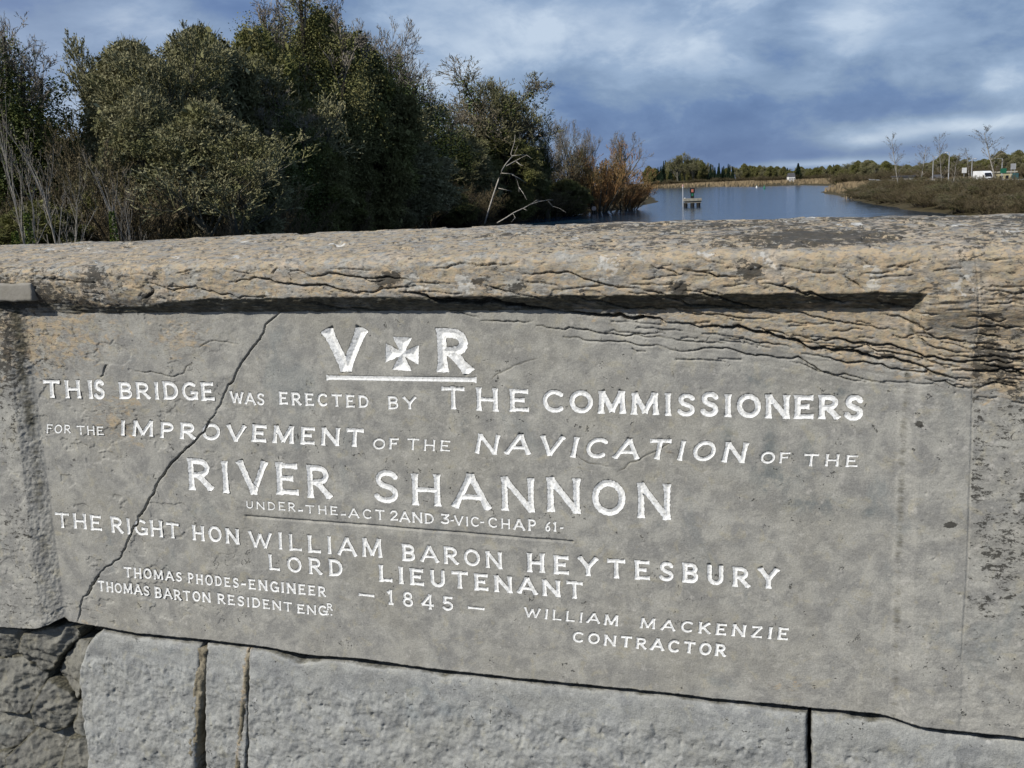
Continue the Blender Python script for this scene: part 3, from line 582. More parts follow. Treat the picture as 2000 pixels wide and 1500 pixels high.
# curl the arris over, then the sloping top
r = .020
q = np.clip((V - (va[None] - r)) / r, 0, 1)
W = W - r * (1 - np.sqrt(np.clip(1 - q * q, 0, 1)))
phi = np.arcsin(np.clip(q, 0, 1)) * .999
Pf = np.stack([U, -(W + H * np.cos(phi)), V + H * np.sin(phi) * .6], -1)
wt_ = np.concatenate([np.linspace(WT - r, BACKW + .02, 150)[1:]])
s2 = (WT - r - wt_) / (WT - r - BACKW)
vr = edge(REAR, ucol)
Vt = va[None] + (vr - va)[None] * np.sin(s2[:, None] * math.pi / 2) ** .9
Ut = np.broadcast_to(ucol[None], Vt.shape); Wt = np.broadcast_to(wt_[:, None], Vt.shape)
Ht = .0035 * fbm(Ut * 9, Wt * 14, 4, 81) + .0010 * fbm(Ut * 45, Wt * 45, 4, 83, .6) - .003 * sst(fbm(Ut * 12, Wt * 20, 5, 85, .55), .16, .21)
Ht += H[-1][None] * np.exp(-s2[:, None] * 60)
Pt = np.stack([Ut, -Wt, Vt + Ht], -1)
wk = np.array([BACKW + .004, BACKW, BACKW, BACKW]); vk = np.array([-.004, -.03, -.2, -1.0])
Pk = np.stack([np.broadcast_to(ucol, (4, nU)), np.broadcast_to(-wk[:, None], (4, nU)), vr[None] + Ht[-1][None] + vk[:, None] * (vr[None] - 0 if False else 1)], -1)
Pu = np.stack([ucol, -(W[0] - .12), V[0] + .001 * fbm(ucol * 50, ucol * 0 + 3, 3, 91)], -1)[None]     # underside return
P = np.concatenate([Pu, Pf, Pt, Pk]); nR = P.shape[0]
def full(a_under, f, t_, k_=None): 
    return np.concatenate([np.broadcast_to(np.asarray(a_under, float), (1, nU)), f, t_, np.broadcast_to(np.asarray(0. if k_ is None else k_), (4, nU))])
# stains with shapes of their own; top and left bevels also get painted shade
pxr = lambda x, y: wallpt(x, y)
uu = (U - wallpt(0, 800)[0]) / (wallpt(2000, 800)[0] - wallpt(0, 800)[0])
below = (edge(BT0, U) - V)                                      # metres under the top bevel
crack_line = edge(line_w([(300, 560), (860, 588), (1300, 632), (1600, 690), (1895, 760), (2100, 790)], 0), U)
warm = np.where(aT > .5, .72 - .25 * (aT < .98), 0) + 0 * U
warm = np.maximum(warm, .85 * sst(V, crack_line - .045, crack_line + .03) * sst(uu, .35, .8))
warm = np.maximum(warm, .80 * np.exp(-((uu - .06) / .13) ** 2 - ((below - .04) / .10) ** 2))
warm = np.maximum(warm, .66 * np.exp(-((uu - .24) / .05) ** 2 - ((below - .04) / .06) ** 2))
warm = np.maximum(warm, .6 * np.exp(-((uu - .155) / .05) ** 2 - ((below - .20) / .08) ** 2) + .35 * np.exp(-((uu - .10) / .05) ** 2 - ((V - wallpt(250, 1200)[1]) / .05) ** 2))
warm = np.clip(warm + .10 * right * sst(V, wallpt(1950, 1250)[1], wallpt(1950, 800)[1]), 0, 1)
black = .10 + .16 * sst(uu, .35, .0) + .36 * (aT > .5) + .36 * np.exp(-((uu - .06) / .12) ** 2 - ((below - .05) / .12) ** 2) + .3 * np.exp(-((uu - .16) / .05) ** 2 - ((below - .19) / .04) ** 2) + (.36 + .3 * fbm(U * 14, V * 14, 3, 98)) * right * sst(V, wallpt(1950, 1400)[1], wallpt(1950, 1000)[1]) * (aT < .5)
black += .28 * aL + .18 * aR + .30 * np.exp(-((uu - .12) / .07) ** 2 - ((V - vb[None] - .03) / .035) ** 2)
def spot(px, py, rx, ry): 
    a_, b_ = px2wall(px, py); return np.exp(-((U - a_) / (rx * PXM)) ** 2 - ((V - b_) / (ry * PXM)) ** 2)
for s in ((760, 545, 28, 16, .7), (1465, 530, 26, 22, .8), (1325, 565, 20, 22, .7), (1570, 645, 26, 14, .6), (300, 540, 8, 10, .6), (1795, 828, 9, 11, .9), (1855, 1025, 14, 9, .8), (180, 540, 40, 30, .3), (1800, 650, 50, 30, .18), (1860, 700, 60, 40, .18), (1940, 690, 50, 60, .12), (285, 580, 12, 8, .8), (330, 800, 50, 25, .3), (1010, 560, 20, 12, .5), (935, 550, 15, 10, .5)):
    black += s[4] * spot(*s[:4])
grime_shade = dirt * 1.0
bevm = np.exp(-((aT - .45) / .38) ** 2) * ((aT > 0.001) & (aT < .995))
grime_shade = np.maximum(grime_shade, ((aT > .02) & (aT < .985)) * (1 - sst(aR, .55, .9)) * (.70 - .22 * sst(uu, .17, .05) + .30 * fbm(U * 16, V * 50, 4, 99)))  # dirt, with the shade of the down-facing top bevel painted in
grime_shade = np.maximum(grime_shade, (.40 + .22 * sst(below, .5, .0)) * np.exp(-((aL - .45) / .4) ** 2) * (aL > .01) * (aL < .995) * (1 + .5 * fbm(U * 30, V * 18, 3, 97)))  # left bevel: dirt plus painted shade, as it faces away from the sun
grime_shade = np.maximum(grime_shade, .46 * np.exp(-((aR - .3) / .28) ** 2) * (aR > .01) * (1 + .4 * fbm(U * 30, V * 14, 3, 96)))
grime_shade = np.maximum(grime_shade, .42 * (aT > .5) * (1 - sst(uu, .05, .02)) * 0)
grime_shade = np.maximum(grime_shade, .28 * spot(1880, 700, 60, 45) + .16 * spot(1840, 690, 60, 60))
grime_shade *= 1 - sst(V, va[None] - .03, va[None] - .02) * .6
pale = np.where(aT > .5, .5, 0) + .2 * right
tw = .80 - .1 * s2[:, None] + 0 * Vt; 
tb = .52 + .10 * s2[:, None] + .14 * sst(Ut, wallpt(700, 480)[0], wallpt(1400, 480)[0]) + 0 * Vt
def tspot(px, py, rx, rw, amp):                                 # on the top
    d = ray(px, py); best = None
    for w_ in np.linspace(WT, BACKW, 40):
        a_, b_ = wallpt(px, py, w_); vs = edge(ARR, a_) + (edge(REAR, a_) - edge(ARR, a_)) * math.sin(min(max((WT - r - w_) / (WT - r - BACKW), 0), 1) * math.pi / 2) ** .9
        if best is None or abs(b_ - vs) < best[0]: best = (abs(b_ - vs), a_, w_)
    return amp * np.exp(-((Ut - best[1]) / (rx * PXM)) ** 2 - ((Wt - best[2]) / rw) ** 2)
for s in ((1560, 460, 90, .06, .35), (1430, 440, 160, .05, .22), (1150, 445, 130, .05, .2), (1700, 462, 60, .05, .3), (1950, 425, 120, .04, .3)): tb = tb + tspot(*s)
tp = .9 + 0 * Vt
damp = np.zeros_like(U)
for s in ((1495, 742, 24, 17), (1465, 736, 8, 14), (1640, 765, 14, 9), (1420, 860, 13, 42), (1512, 930, 50, 34), (1535, 960, 14, 9), (1495, 957, 9, 5), (1700, 1000, 20, 13), (1502, 870, 16, 42), (1580, 890, 14, 36), (1590, 985, 60, 20), (905, 828, 10, 14), (1290, 1025, 8, 6)): damp = np.maximum(damp, spot(*s))
pale = np.maximum(pale, spot(118, 1175, 22, 30) * 1.0 + spot(140, 1205, 20, 16))
ochre = np.maximum(spot(1308, 882, 16, 12), np.maximum(spot(1540, 1340, 70, 30) * .8, spot(150, 1215, 60, 12)))
warm = np.maximum(warm, ochre * .62)
A = dict(warm=full(.3, warm, tw), black=full(.3, np.clip(black, 0, 1.2), tb), grime_shade=full(.9, np.clip(grime_shade, 0, 1), 0 * tb, .6), pale=full(0, pale, tp), damp=full(0, damp, tp * 0))
ii = np.arange(nR * nU).reshape(nR, nU)
Q = np.stack([ii[:-1, :-1], ii[:-1, 1:], ii[1:, 1:], ii[1:, :-1]], -1).reshape(-1, 4)
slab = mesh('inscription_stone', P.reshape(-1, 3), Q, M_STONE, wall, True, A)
slab['label'] = 'large grey coping stone with sunk panel and cracked, lichen covered top'

# ---- letters as carved and painted pieces
DSEG = [s for s in SEG if s[4] in (0, 1, 2, 3)]
DA = np.array([s[0] for s in DSEG]); DB = np.array([s[1] for s in DSEG])
def diag_dist(X, Y):
    d = DB - DA; L2 = (d ** 2).sum(1) + 1e-12
    t = np.clip(((X[..., None] - DA[:, 0]) * d[:, 0] + (Y[..., None] - DA[:, 1]) * d[:, 1]) / L2, 0, 1)
    return np.hypot(X[..., None] - DA[:, 0] - t * d[:, 0], Y[..., None] - DA[:, 1] - t * d[:, 1]).min(-1)
for Lt in LET + [CROSS]:
    c, org, ex, ey, a, pr, hs = Lt; h = np.hypot(*ey); stp = (.0008 if h < .03 else .0010) / h
    if c == '_': stp = .0012 / h
    xs = np.arange(-.28, a + .28, stp); ys = np.arange(-.06 if c != '_' else -.1, 1.06, stp); X, Y = np.meshgrid(xs, ys)
    wx = X + .012 * pn(X * 7, Y * 7 + org[0] * 90, 4); wy = Y + .012 * pn(X * 7 + org[1] * 70, Y * 7, 6)
    sd = cross_sdf(X, Y) if c == 'x' else sdf(pr, hs, wx, wy)
    sd = sd + .016 * pn(X * 13 + org[0] * 50, Y * 13, 9) + .012 * pn(X * 34 + org[0] * 50, Y * 34, 19)
    if c == '_': sd = np.minimum(sd, np.minimum(X + .25, a + .25 - X))
    gy, gx = np.gradient(sd, stp); gn = gx ** 2 + gy ** 2 + 1e-3
    inside = sd > 0
    cell = inside[:-1, :-1] | inside[1:, :-1] | inside[:-1, 1:] | inside[1:, 1:]
    k_ = np.clip(np.where(sd < 0, -sd, 0), 0, 1.5 * stp)
    X2 = X + k_ * gx / gn; Y2 = Y + k_ * gy / gn; sdc = np.clip(sd, 0, 9)
    UU, VV = org[0] + ex[0] * X2 + ey[0] * Y2, org[1] + ex[1] * X2 + ey[1] * Y2
    dmin, dmax = (UU.min(), UU.max()), None
    if UU.min() < wallpt(620, 600)[0]:
        dd = diag_dist(UU, VV) < .0022
        cell &= ~(dd[:-1, :-1] | dd[1:, 1:])
    slope = .42 if c != 'x' else .50
    w_ = base_relief(UU, VV) + .0006 - slope * sdc * h
    if c == '_': w_ = base_relief(UU, VV) + .0005 - .25 * np.minimum(sdc * h, .004)
    jj = np.arange(X.size).reshape(X.shape)
    q = np.stack([jj[:-1, :-1], jj[:-1, 1:], jj[1:, 1:], jj[1:, :-1]], -1)[cell]
    used, inv = np.unique(q, return_inverse=True)
    Pp = np.stack([UU, -w_, VV], -1).reshape(-1, 3)[used]
    nm = {'x': 'cross', '_': 'underline', '-': 'dash', '.': 'dot'}.get(c, 'numeral' if c.isdigit() else 'letter')
    mesh(nm, Pp, inv.reshape(-1, 4), M_PAINT, slab, True)

# ---- stones of the course below
def poly_sdf(poly, X, Y):
    P_ = np.array(poly); best = np.full(X.shape, 9.0); ins = np.zeros(X.shape, bool)
    for a, b in zip(P_, np.roll(P_, -1, 0)):
        d = b - a; t = np.clip(((X - a[0]) * d[0] + (Y - a[1]) * d[1]) / (d @ d + 1e-12), 0, 1)
        best = np.minimum(best, np.hypot(X - a[0] - t * d[0], Y - a[1] - t * d[1]))
        cond = ((a[1] > Y) != (b[1] > Y)) & (X < (b[0] - a[0]) * (Y - a[1]) / (b[1] - a[1] + 1e-12) + a[0]); ins ^= cond
    return np.where(ins, best, -best)
def stone(name, poly, w0, mat, sp, hfun, rnd, seed, attrs, back=.14, grow_=0):
    """relief block: poly in wall metres"""
    P_ = np.array(poly); lo, hi = P_.min(0) - sp, P_.max(0) + sp
    X, Y = np.meshgrid(np.arange(lo[0], hi[0], sp), np.arange(lo[1], hi[1], sp))
    wx = X + .0022 * fbm(X * 40, Y * 40, 3, seed + 1); wy = Y + .0022 * fbm(X * 40, Y * 40, 3, seed + 2)
    sd = poly_sdf(poly, wx, wy) + grow_; gy, gx = np.gradient(sd, sp); gn = gx ** 2 + gy ** 2 + 1e-2
    ins = sd > 0; cell = ins[:-1, :-1] | ins[1:, :-1] | ins[:-1, 1:] | ins[1:, 1:]
    k_ = np.clip(-sd, 0, 1.5 * sp); X2, Y2 = X + k_ * gx / gn, Y + k_ * gy / gn
    e = np.clip(sd, 0, rnd) / rnd; rr = rnd * (1 - np.sqrt(np.clip(1 - (1 - e) ** 2, 0, 1)))
    w_ = w0 - rr + hfun(X, Y, sd)
    jj = np.arange(X.size).reshape(X.shape); q = np.stack([jj[:-1, :-1], jj[:-1, 1:], jj[1:, 1:], jj[1:, :-1]], -1)[cell]
    used, inv = np.unique(q, return_inverse=True); inv = inv.reshape(-1, 4); n = len(used)
    Pp = np.stack([X2, -w_, Y2], -1).reshape(-1, 3)[used]
    # skirt from the rim back into the wall
    E = np.concatenate([inv[:, [0, 1]], inv[:, [1, 2]], inv[:, [2, 3]], inv[:, [3, 0]]])
    key = E[:, 0].astype(np.int64) * n + E[:, 1]; rk = E[:, 1].astype(np.int64) * n + E[:, 0]
    Eb = E[~np.isin(key, rk)]; rim = np.unique(Eb); mp = {v: n + i for i, v in enumerate(rim)}
    Pb = Pp[rim].copy(); Pb[:, 1] += back
    sk = np.array([[b, a, mp[a], mp[b]] for a, b in Eb])
    at = {k: (np.concatenate([np.asarray(f(X, Y, sd)).reshape(-1)[used], np.zeros(len(rim)) + (.8 if k == 'grime_shade' else 0)])) for k, f in attrs.items()}
    return mesh(name, np.concatenate([Pp, Pb]), [inv, sk], mat, wall, True, at)
def bot_px(x): return np.interp(x, [p[0] for p in BOT], [p[1] for p in BOT])
def blk_poly(x0, x1, gap, top_extra=None, bx0=None, bx1=None, left=None):
    xs = np.linspace(x0, x1, 24); top = [wallpt(x, bot_px(x) + gap + 3.0 + 2.0 * pn(np.array(x / 23.), 0, 3) + (top_extra(x) if top_extra else 0), .0) for x in xs]
    vb_ = .28
    rightpt = (wallpt(bx1 if bx1 else x1, 1500, .0)[0], vb_)
    pts = list(top) + [rightpt]
    if left: pts += [wallpt(x, y, .0) for x, y in left]
    else: pts += [(wallpt(bx0 if bx0 else x0, 1500, .0)[0], vb_)]
    return pts
def rockface(seed):
    def f(X, Y, sd):
        topv = edge(BOTL, X) - Y                                  # depth below the joint
        m = sst(topv, .045, .075)
        c1 = fbm(X * 16, Y * 16, 4, seed, .55); c2 = np.abs(fbm(X * 38, Y * 38, 4, seed + 5, .6))
        return m * (.0055 * c1 + .0020 * fbm(X * 75, Y * 60, 4, seed + 15, .6) - .0026 * sst(fbm(X * 55, Y * 42, 3, seed + 19), .36, .55)) + .0012 * fbm(X * 30, Y * 30, 3, seed + 9) + .002 * fbm(X * 5, Y * 5, 2, seed + 11) - .004 * sst(topv, .03, .0)
    return f
_j2 = line_w([(483, 1262), (461, 1500)], 0, 'v')
ATB = dict(warm=lambda X, Y, sd: .12 * np.exp(-(sd / .012) ** 2) + .75 * np.exp(-((X - np.interp(Y, *_j2)) / .0085) ** 2), black=lambda X, Y, sd: .12 + .25 * np.exp(-(sd / .008) ** 2), grime_shade=lambda X, Y, sd: .55 * np.exp(-(np.clip(sd, 0, 1) / .004) ** 2), pale=lambda X, Y, sd: .3 + 0 * X)
def chips(cs): return lambda x: sum(h_ * math.exp(-((x - c_) / w_) ** 6) for c_, w_, h_ in cs)
zb = lambda x, y: (x / 3.3333, 1150 + y / 3.3333)
leftA = [zb(*p) for p in ((560, 1600), (560, 1000), (540, 900), (520, 800), (515, 680), (497, 600), (510, 520), (535, 440), (560, 370), (620, 300), (655, 272))]
stone('stone_block', blk_poly(200, 390, 3, chips([]), bx1=362, left=leftA), -.001, M_BLOCK, .0021, rockface(101), .008, 101, ATB)
stone('stone_block', blk_poly(399, 483.5, 3, chips([]), 383, 461), -.003, M_BLOCK, .0021, rockface(111), .004, 111, ATB)
stone('stone_block', blk_poly(484.5, 1577, 3, chips([(590, 32, 11), (715, 20, 6), (1510, 22, 7), (870, 8, 3), (1220, 7, 6)]), 462, 1577), -.001, M_BLOCK, .0021, rockface(121), .006, 121, ATB)
stone('stone_block', blk_poly(1585, 2060, 3, chips([(1690, 36, 6), (1930, 22, 5)]), 1590, 2040), -.001, M_BLOCK, .0021, rockface(131), .006, 131, ATB)
# broken rubble at the left end
RUB = [((-190, 285), (0, 272), (100, 282), (150, 300), (128, 360), (85, 428), (0, 470), (-190, 470)),
 ((165, 300), (250, 285), (400, 262), (470, 285), (455, 335), (400, 390), (345, 450), (295, 540), (230, 562), (185, 520), (118, 450), (108, 400), (140, 345)),
 ((470, 362), (530, 372), (540, 410), (515, 520), (488, 600), (480, 680), (440, 750), (400, 700), (340, 625), (320, 590), (380, 480)),
 ((-190, 488), (60, 482), (108, 474), (185, 545), (240, 600), (205, 700), (180, 800), (115, 830), (-190, 800)),
 ((270, 632), (395, 722), (425, 790), (440, 850), (375, 925), (300, 955), (205, 895), (195, 830), (232, 720)),
 ((-190, 818), (100, 850), (188, 885), (130, 980), (60, 1050), (-190, 1100)),
 ((205, 935), (380, 965), (395, 1000), (368, 1200), (380, 1700), (60, 1700), (50, 1105), (130, 1015)),
 ((462, 790), (508, 730), (522, 800), (530, 900), (530, 985), (430, 990), (400, 950), (468, 868)),
 ((412, 1015), (548, 1010), (556, 1700), (392, 1700), (385, 1200)),
 ((-190, 1115), (40, 1075), (46, 1700), (-190, 1700))]
def rub_h(seed, tx, ty):
    def f(X, Y, sd):
        cx, cy = X.mean(), Y.mean()
        return tx * (X - cx) + ty * (Y - cy) - .012 * np.abs(fbm(X * 17, Y * 17, 3, seed)) + .005 * fbm(X * 50, Y * 50, 4, seed + 3, .6) + np.minimum.reduce([.25 * (X - cx) + .3 * (Y - cy), -.35 * (X - cx) + .1 * (Y - cy), .05 * (X - cx) - .4 * (Y - cy)]) * .55 + .004
    return f
rr_ = np.random.default_rng(8)
ATR = dict(warm=lambda X, Y, sd: .06 + 0 * X, black=lambda X, Y, sd: .22 + 0 * X, grime_shade=lambda X, Y, sd: .75 * np.exp(-(np.clip(sd, 0, 1) / .006) ** 2) + .06, pale=lambda X, Y, sd: .3 + 0 * X)
for i, pl in enumerate(RUB):
    poly = [wallpt(*zb(*p), 0.0) for p in pl]; poly = [(a, max(b, .28)) for a, b in poly]
    stone('rubble_stone', poly, (-.010, -.006, -.018, -.008, -.012, -.016, -.008, -.020, -.012, -.010)[i], M_RUBBLE, .0024, rub_h(200 + i * 7, rr_.uniform(-.35, .35), rr_.uniform(-.2, .3)), .003, 200 + i, ATR, .12, .0055)
# joint filling behind the stones, then coarse courses down to the deck and out of frame
mb = MB(); mb.box((-.2, .10, .6), (7.6, .06, 1.16)); mb.build('mortar_bed', M_MORTAR, wall)
mj = [( (394, 1262), (370, 1500), .024, -.0005), ((483, 1272), (461, 1500), .011, -.0005)]
for k_, ((xa, ya), (xb, yb), wdt, pr_) in enumerate(mj):
    a, b = np.array(wallpt(xa, ya, .0)), np.array(wallpt(xb, yb, .0)); b = a + (b - a) * ((.29 - a[1]) / (b[1] - a[1]))
    poly = [(a[0] - wdt / 2, a[1] - .004), (a[0] + wdt / 2, a[1] - .006), (b[0] + wdt / 2, b[1]), (b[0] - wdt / 2, b[1])]
    o = stone('joint_mortar', poly, pr_, M_MORTAR, .0022, lambda X, Y, sd: .006 * fbm(X * 60, Y * 28, 4, 301, .65) - .003 * np.abs(fbm(X * 30, Y * 16, 3, 303)), .006, 305 + k_, ATR, .08)
for (xa, xb) in ((-4.0, -3.3), (-3.28, -2.6), (-2.58, wallpt(-64, 1300)[0])):
    stone('stone_block', [(xa, .28), (xb, .28), (xb, edge(BOTL, xb) - .008), (xa, edge(BOTL, xa) - .008)], -.002, M_BLOCK, .012, rockface(400), .014, 400, ATB)
xe = wallpt(2052, 1500, .02)[0]
for (xa, xb) in ((xe, xe + .7), (xe + .72, 3.2)):
    stone('stone_block', [(xa, .28), (xb, .28), (xb, edge(BOTL, xb) - .008), (xa, edge(BOTL, xa) - .008)], -.002, M_BLOCK, .012, rockface(410), .014, 410, ATB)
for row, (va_, vb_) in enumerate(((.14, .27), (0.0, .13))):
    x = -4.0 + row * .22
    while x < 3.1:
        x2 = min(x + rr_.uniform(.45, .8), 3.2)
        stone('stone_block', [(x, va_), (x2 - .012, va_), (x2 - .012, vb_), (x, vb_)], -.002, M_BLOCK, .012, lambda X, Y, sd: .006 * fbm(X * 16, Y * 16, 4, 7), .012, 500, ATB)
        x = x2
# small cement patch on the coping, left
a = [wallpt(*p, WT) for p in ((-90, 556), (62, 553), (66, 588), (-90, 592))]
M_CEM = pbr('cement', (.235, .225, .20), .9, .2, var=(.19, .18, .155), bump=.0015, scale=30)
stone('cement_patch', a, WT + .0035, M_CEM, .0025, lambda X, Y, sd: .0006 * fbm(X * 40, Y * 40, 3, 3), .004, 601, ATR, .02)

# ================================================================== GROUND, WATER, BRIDGE DECK
RIV = [(-20, -80), (-20, 0), (-20, 60), (-19, 100), (-16, 140), (-8, 175), (5, 210), (15, 236), (33, 268), (36, 290), (50, 340), (85, 619), (150, 1130), (200, 1010), (195, 812), (222, 793), (196, 619), (170, 520), (123, 406), (101, 310), (81, 232), (69, 173), (66, 146), (64, 127), (62, 60), (62, -80)]
def land(X, Y):
    e = -poly_sdf(RIV, X + 1.5 * pn(X * .08, Y * .08, 2), Y + 1.5 * pn(X * .08, Y * .08, 5))
    z = np.where(e > 0, .15 + 1.9 * sst(e, 0, 9), -1.6 * sst(-e, 0, 6))
    return z + sst(e, 4, 30) * (.5 * fbm(X * .03, Y * .03, 2, 9) + .9 * sst(X, 88, 100) * (1 - sst(Y, 330, 600)))
th_ = np.radians(np.linspace(-85, 85, 260)); rr = np.concatenate([[0], np.geomspace(6, 4200, 230)])
GX = np.sin(th_)[None] * rr[:, None]; GY = np.cos(th_)[None] * rr[:, None] - 10
GZ = land(GX, GY); ii = np.arange(GX.size).reshape(GX.shape)
M_GROUND = pbr('ground_litter', (.075, .060, .035), .95, .1, var=(.045, .040, .020), bump=.2, scale=.4)
tag(mesh('ground', np.stack([GX, GY, GZ], -1).reshape(-1, 3), np.stack([ii[:-1, :-1], ii[:-1, 1:], ii[1:, 1:], ii[1:, :-1]], -1).reshape(-1, 4), M_GROUND, None, True), None, None, kind='structure')
m = bpy.data.materials.new('river_water'); m.use_nodes = True; g = N(m.node_tree); p = g.n['Principled BSDF']
p.inputs['Base Color'].default_value = (.008, .028, .055, 1); p.inputs['Roughness'].default_value = .11; p.inputs['IOR'].default_value = 1.33
co = g.new('ShaderNodeTexCoord').outputs['Object']
hh = g.math('ADD', g.noise(g.mapv(co, (1, .6, 1)), 1.6, 4, .6), g.math('MULTIPLY', g.noise(g.mapv(co, (.10, .16, 1)), 1, 3, .6), 3.0))
b = g.new('ShaderNodeBump'); b.inputs['Strength'].default_value = .35; b.inputs['Distance'].default_value = .10; g.l.new(hh, b.inputs['Height']); g.l.new(b.outputs[0], p.inputs['Normal'])
tag(mesh('river', [(-4000, -300, 0), (4000, -300, 0), (4000, 4200, 0), (-4000, 4200, 0)], np.array([[0, 1, 2, 3]]), m), None, None, kind='structure')
M_PAVE = pbr('pavement_tarmac', (.07, .07, .068), .9, .2, var=(.05, .05, .05), bump=.003, scale=12)
bd = MB(); 
def wl(u, w, z): return ROOT + UV_U * u + UV_N * w + np.array([0, 0, z])
def wall_box(mb, u0, u1, w0, w1, z0, z1):
    V_ = [wl(u, w_, z) for z in (z0, z1) for u, w_ in ((u0, w0), (u1, w0), (u1, w1), (u0, w1))]
    mb.add(V_, [(0, 1, 2, 3), (7, 6, 5, 4), (4, 5, 1, 0), (5, 6, 2, 1), (6, 7, 3, 2), (7, 4, 0, 3)])
wall_box(bd, -45, 75, -.30, 9, -1.1, -.004); tag(bd.build('bridge_deck', M_PAVE), None, None, kind='structure')
M_BARK = pbr('bark_grey', (.13, .125, .10), .9, .1, var=(.07, .07, .055), bump=.03, scale=3)
M_PALE = pbr('bark_pale', (.33, .31, .275), .85, .1, var=(.20, .19, .165), bump=.01, scale=4)
M_DARKB = pbr('bark_dark', (.06, .052, .04), .9, .1, var=(.035, .03, .024), bump=.03, scale=3)
M_LICH = foliage('lichened_twigs', (.135, .130, .070), (.30, .285, .165), (.155, .155, .068), scale=.5)
M_TWIG = foliage('bare_twigs', (.10, .088, .068), (.25, .225, .185))
M_BROWN = foliage('brown_twigs', (.060, .048, .028), (.175, .140, .085), (.085, .078, .034), scale=.3)
M_ORNG = foliage('orange_twigs', (.15, .085, .038), (.37, .21, .095), (.20, .15, .065), scale=.35)
M_IVY = foliage('ivy_leaves', (.024, .040, .011), (.095, .120, .034), (.085, .095, .025), rough=.5, scale=.6)
M_MID = foliage('fine_brown_twigs', (.10, .085, .055), (.25, .215, .155), (.13, .13, .06), scale=.5)
M_IVYB = foliage('ivy_leaves_bright', (.02, .045, .008), (.11, .14, .025), rough=.5)
M_OLIVE = foliage('olive_foliage', (.085, .085, .032), (.21, .20, .085), (.12, .13, .038), scale=.4)
M_CONI = foliage('conifer_needles', (.008, .020, .010), (.030, .050, .028))
M_REED = foliage('dry_reeds', (.20, .15, .09), (.33, .26, .16), (.22, .17, .10), scale=.05)
M_WHITE = pbr('white_painted_metal', (.75, .75, .74), .45, .4, var=(.66, .66, .64), scale=1)

# ---------------------------------------------------------------- vectorised plants
def ribbons(p0, p1, w0, w1, rng):
    n = len(p0); d = p1 - p0; s = np.cross(d, rng.normal(size=(n, 3))); s /= np.linalg.norm(s, axis=1)[:, None] + 1e-9
    w0 = np.broadcast_to(w0, n)[:, None] / 2; w1 = np.broadcast_to(w1, n)[:, None] / 2
    V_ = np.stack([p0 - s * w0, p0 + s * w0, p1 + s * w1, p1 - s * w1], 1).reshape(-1, 3)
    return V_, np.arange(4 * n).reshape(-1, 4)
def tubes(p0, p1, r0, r1, k=5):
    n = len(p0); d = p1 - p0; d = d / (np.linalg.norm(d, axis=1)[:, None] + 1e-9)
    ref = np.where(np.abs(d[:, 2:3]) < .9, np.array([[0, 0, 1.]]), np.array([[1., 0, 0]])); a = np.cross(d, ref); a /= np.linalg.norm(a, axis=1)[:, None]; b = np.cross(d, a)
    t = 2 * np.pi * np.arange(k) / k; ring = a[:, None] * np.cos(t)[None, :, None] + b[:, None] * np.sin(t)[None, :, None]
    V_ = np.concatenate([p0[:, None] + ring * r0[:, None, None], p1[:, None] + ring * r1[:, None, None]], 1).reshape(-1, 3)
    base = (np.arange(n) * 2 * k)[:, None, None]; j = np.arange(k); j2 = (j + 1) % k
    Fq = np.stack([j, j2, j2 + k, j + k], -1)[None] + base
    return V_, Fq.reshape(-1, 4)
def tufts(c, size, rng, flat=.0):
    n = len(c); a = rng.normal(size=(n, 3)); a /= np.linalg.norm(a, axis=1)[:, None]; b = np.cross(a, rng.normal(size=(n, 3))); b /= np.linalg.norm(b, axis=1)[:, None]
    s = np.broadcast_to(size, n)[:, None] * rng.uniform(.6, 1.3, (n, 1)) / 2
    V_ = np.stack([c - a * s, c - b * s * .6, c + a * s, c + b * s * .6], 1).reshape(-1, 3)
    return V_, np.arange(4 * n).reshape(-1, 4)
def join(parts):
    V_, F_, o = [], [], 0
    for v, f in parts: V_.append(v); F_.append(f + o); o += len(v)
    return np.concatenate(V_), np.concatenate(F_)
def grow(rng, start, dirs, lens, rads, counts, ratio=.55, ang=.7, up=.25, segs=3, wig=.16, tmin=.3, wig0=None):
    """levels of branches; returns list per level of (p0,p1,r0,r1)"""
    pos, d, L, r = np.array(start, float), np.array(dirs, float), np.array(lens, float), np.array(rads, float)
    levels = []
    for li in range(len(counts) + 1):
        d = d / np.linalg.norm(d, axis=1)[:, None]; pts = [pos]; dd = d; ds = []
        for s_ in range(segs):
            dd = dd + rng.normal(0, (wig0 if wig0 is not None and li == 0 else wig), dd.shape) + np.array([0, 0, up * .3]); dd /= np.linalg.norm(dd, axis=1)[:, None]
            pts.append(pts[-1] + dd * (L / segs)[:, None]); ds.append(dd)
        rr_ = [r * (1 - .75 * k / segs) for k in range(segs + 1)]
        levels.append(tuple(np.concatenate(x) for x in (pts[:-1], pts[1:], rr_[:-1], rr_[1:])))
        if li == len(counts): break
        c = counts[li]; n = len(pos); idx = np.repeat(np.arange(n), c)
        t = rng.uniform(tmin, 1.0, n * c); k = np.minimum((t * segs).astype(int), segs - 1); f = t * segs - k
        PT = np.stack(pts, 1); DS = np.stack(ds, 1)
        np_ = PT[idx, k] * (1 - f)[:, None] + PT[idx, k + 1] * f[:, None]; pd = DS[idx, k]
        s = rng.normal(size=(n * c, 3)); s -= (s * pd).sum(1)[:, None] * pd; s /= np.linalg.norm(s, axis=1)[:, None]
        a = ang * rng.uniform(.6, 1.3, n * c)
        nd = pd * np.cos(a)[:, None] + s * np.sin(a)[:, None] + np.array([0, 0, up])
        L = L[idx] * ratio * (1.25 - .6 * t) * rng.uniform(.7, 1.2, n * c); r = r[idx] * (1 - .75 * t) * .62; pos, d = np_, nd
    return levels
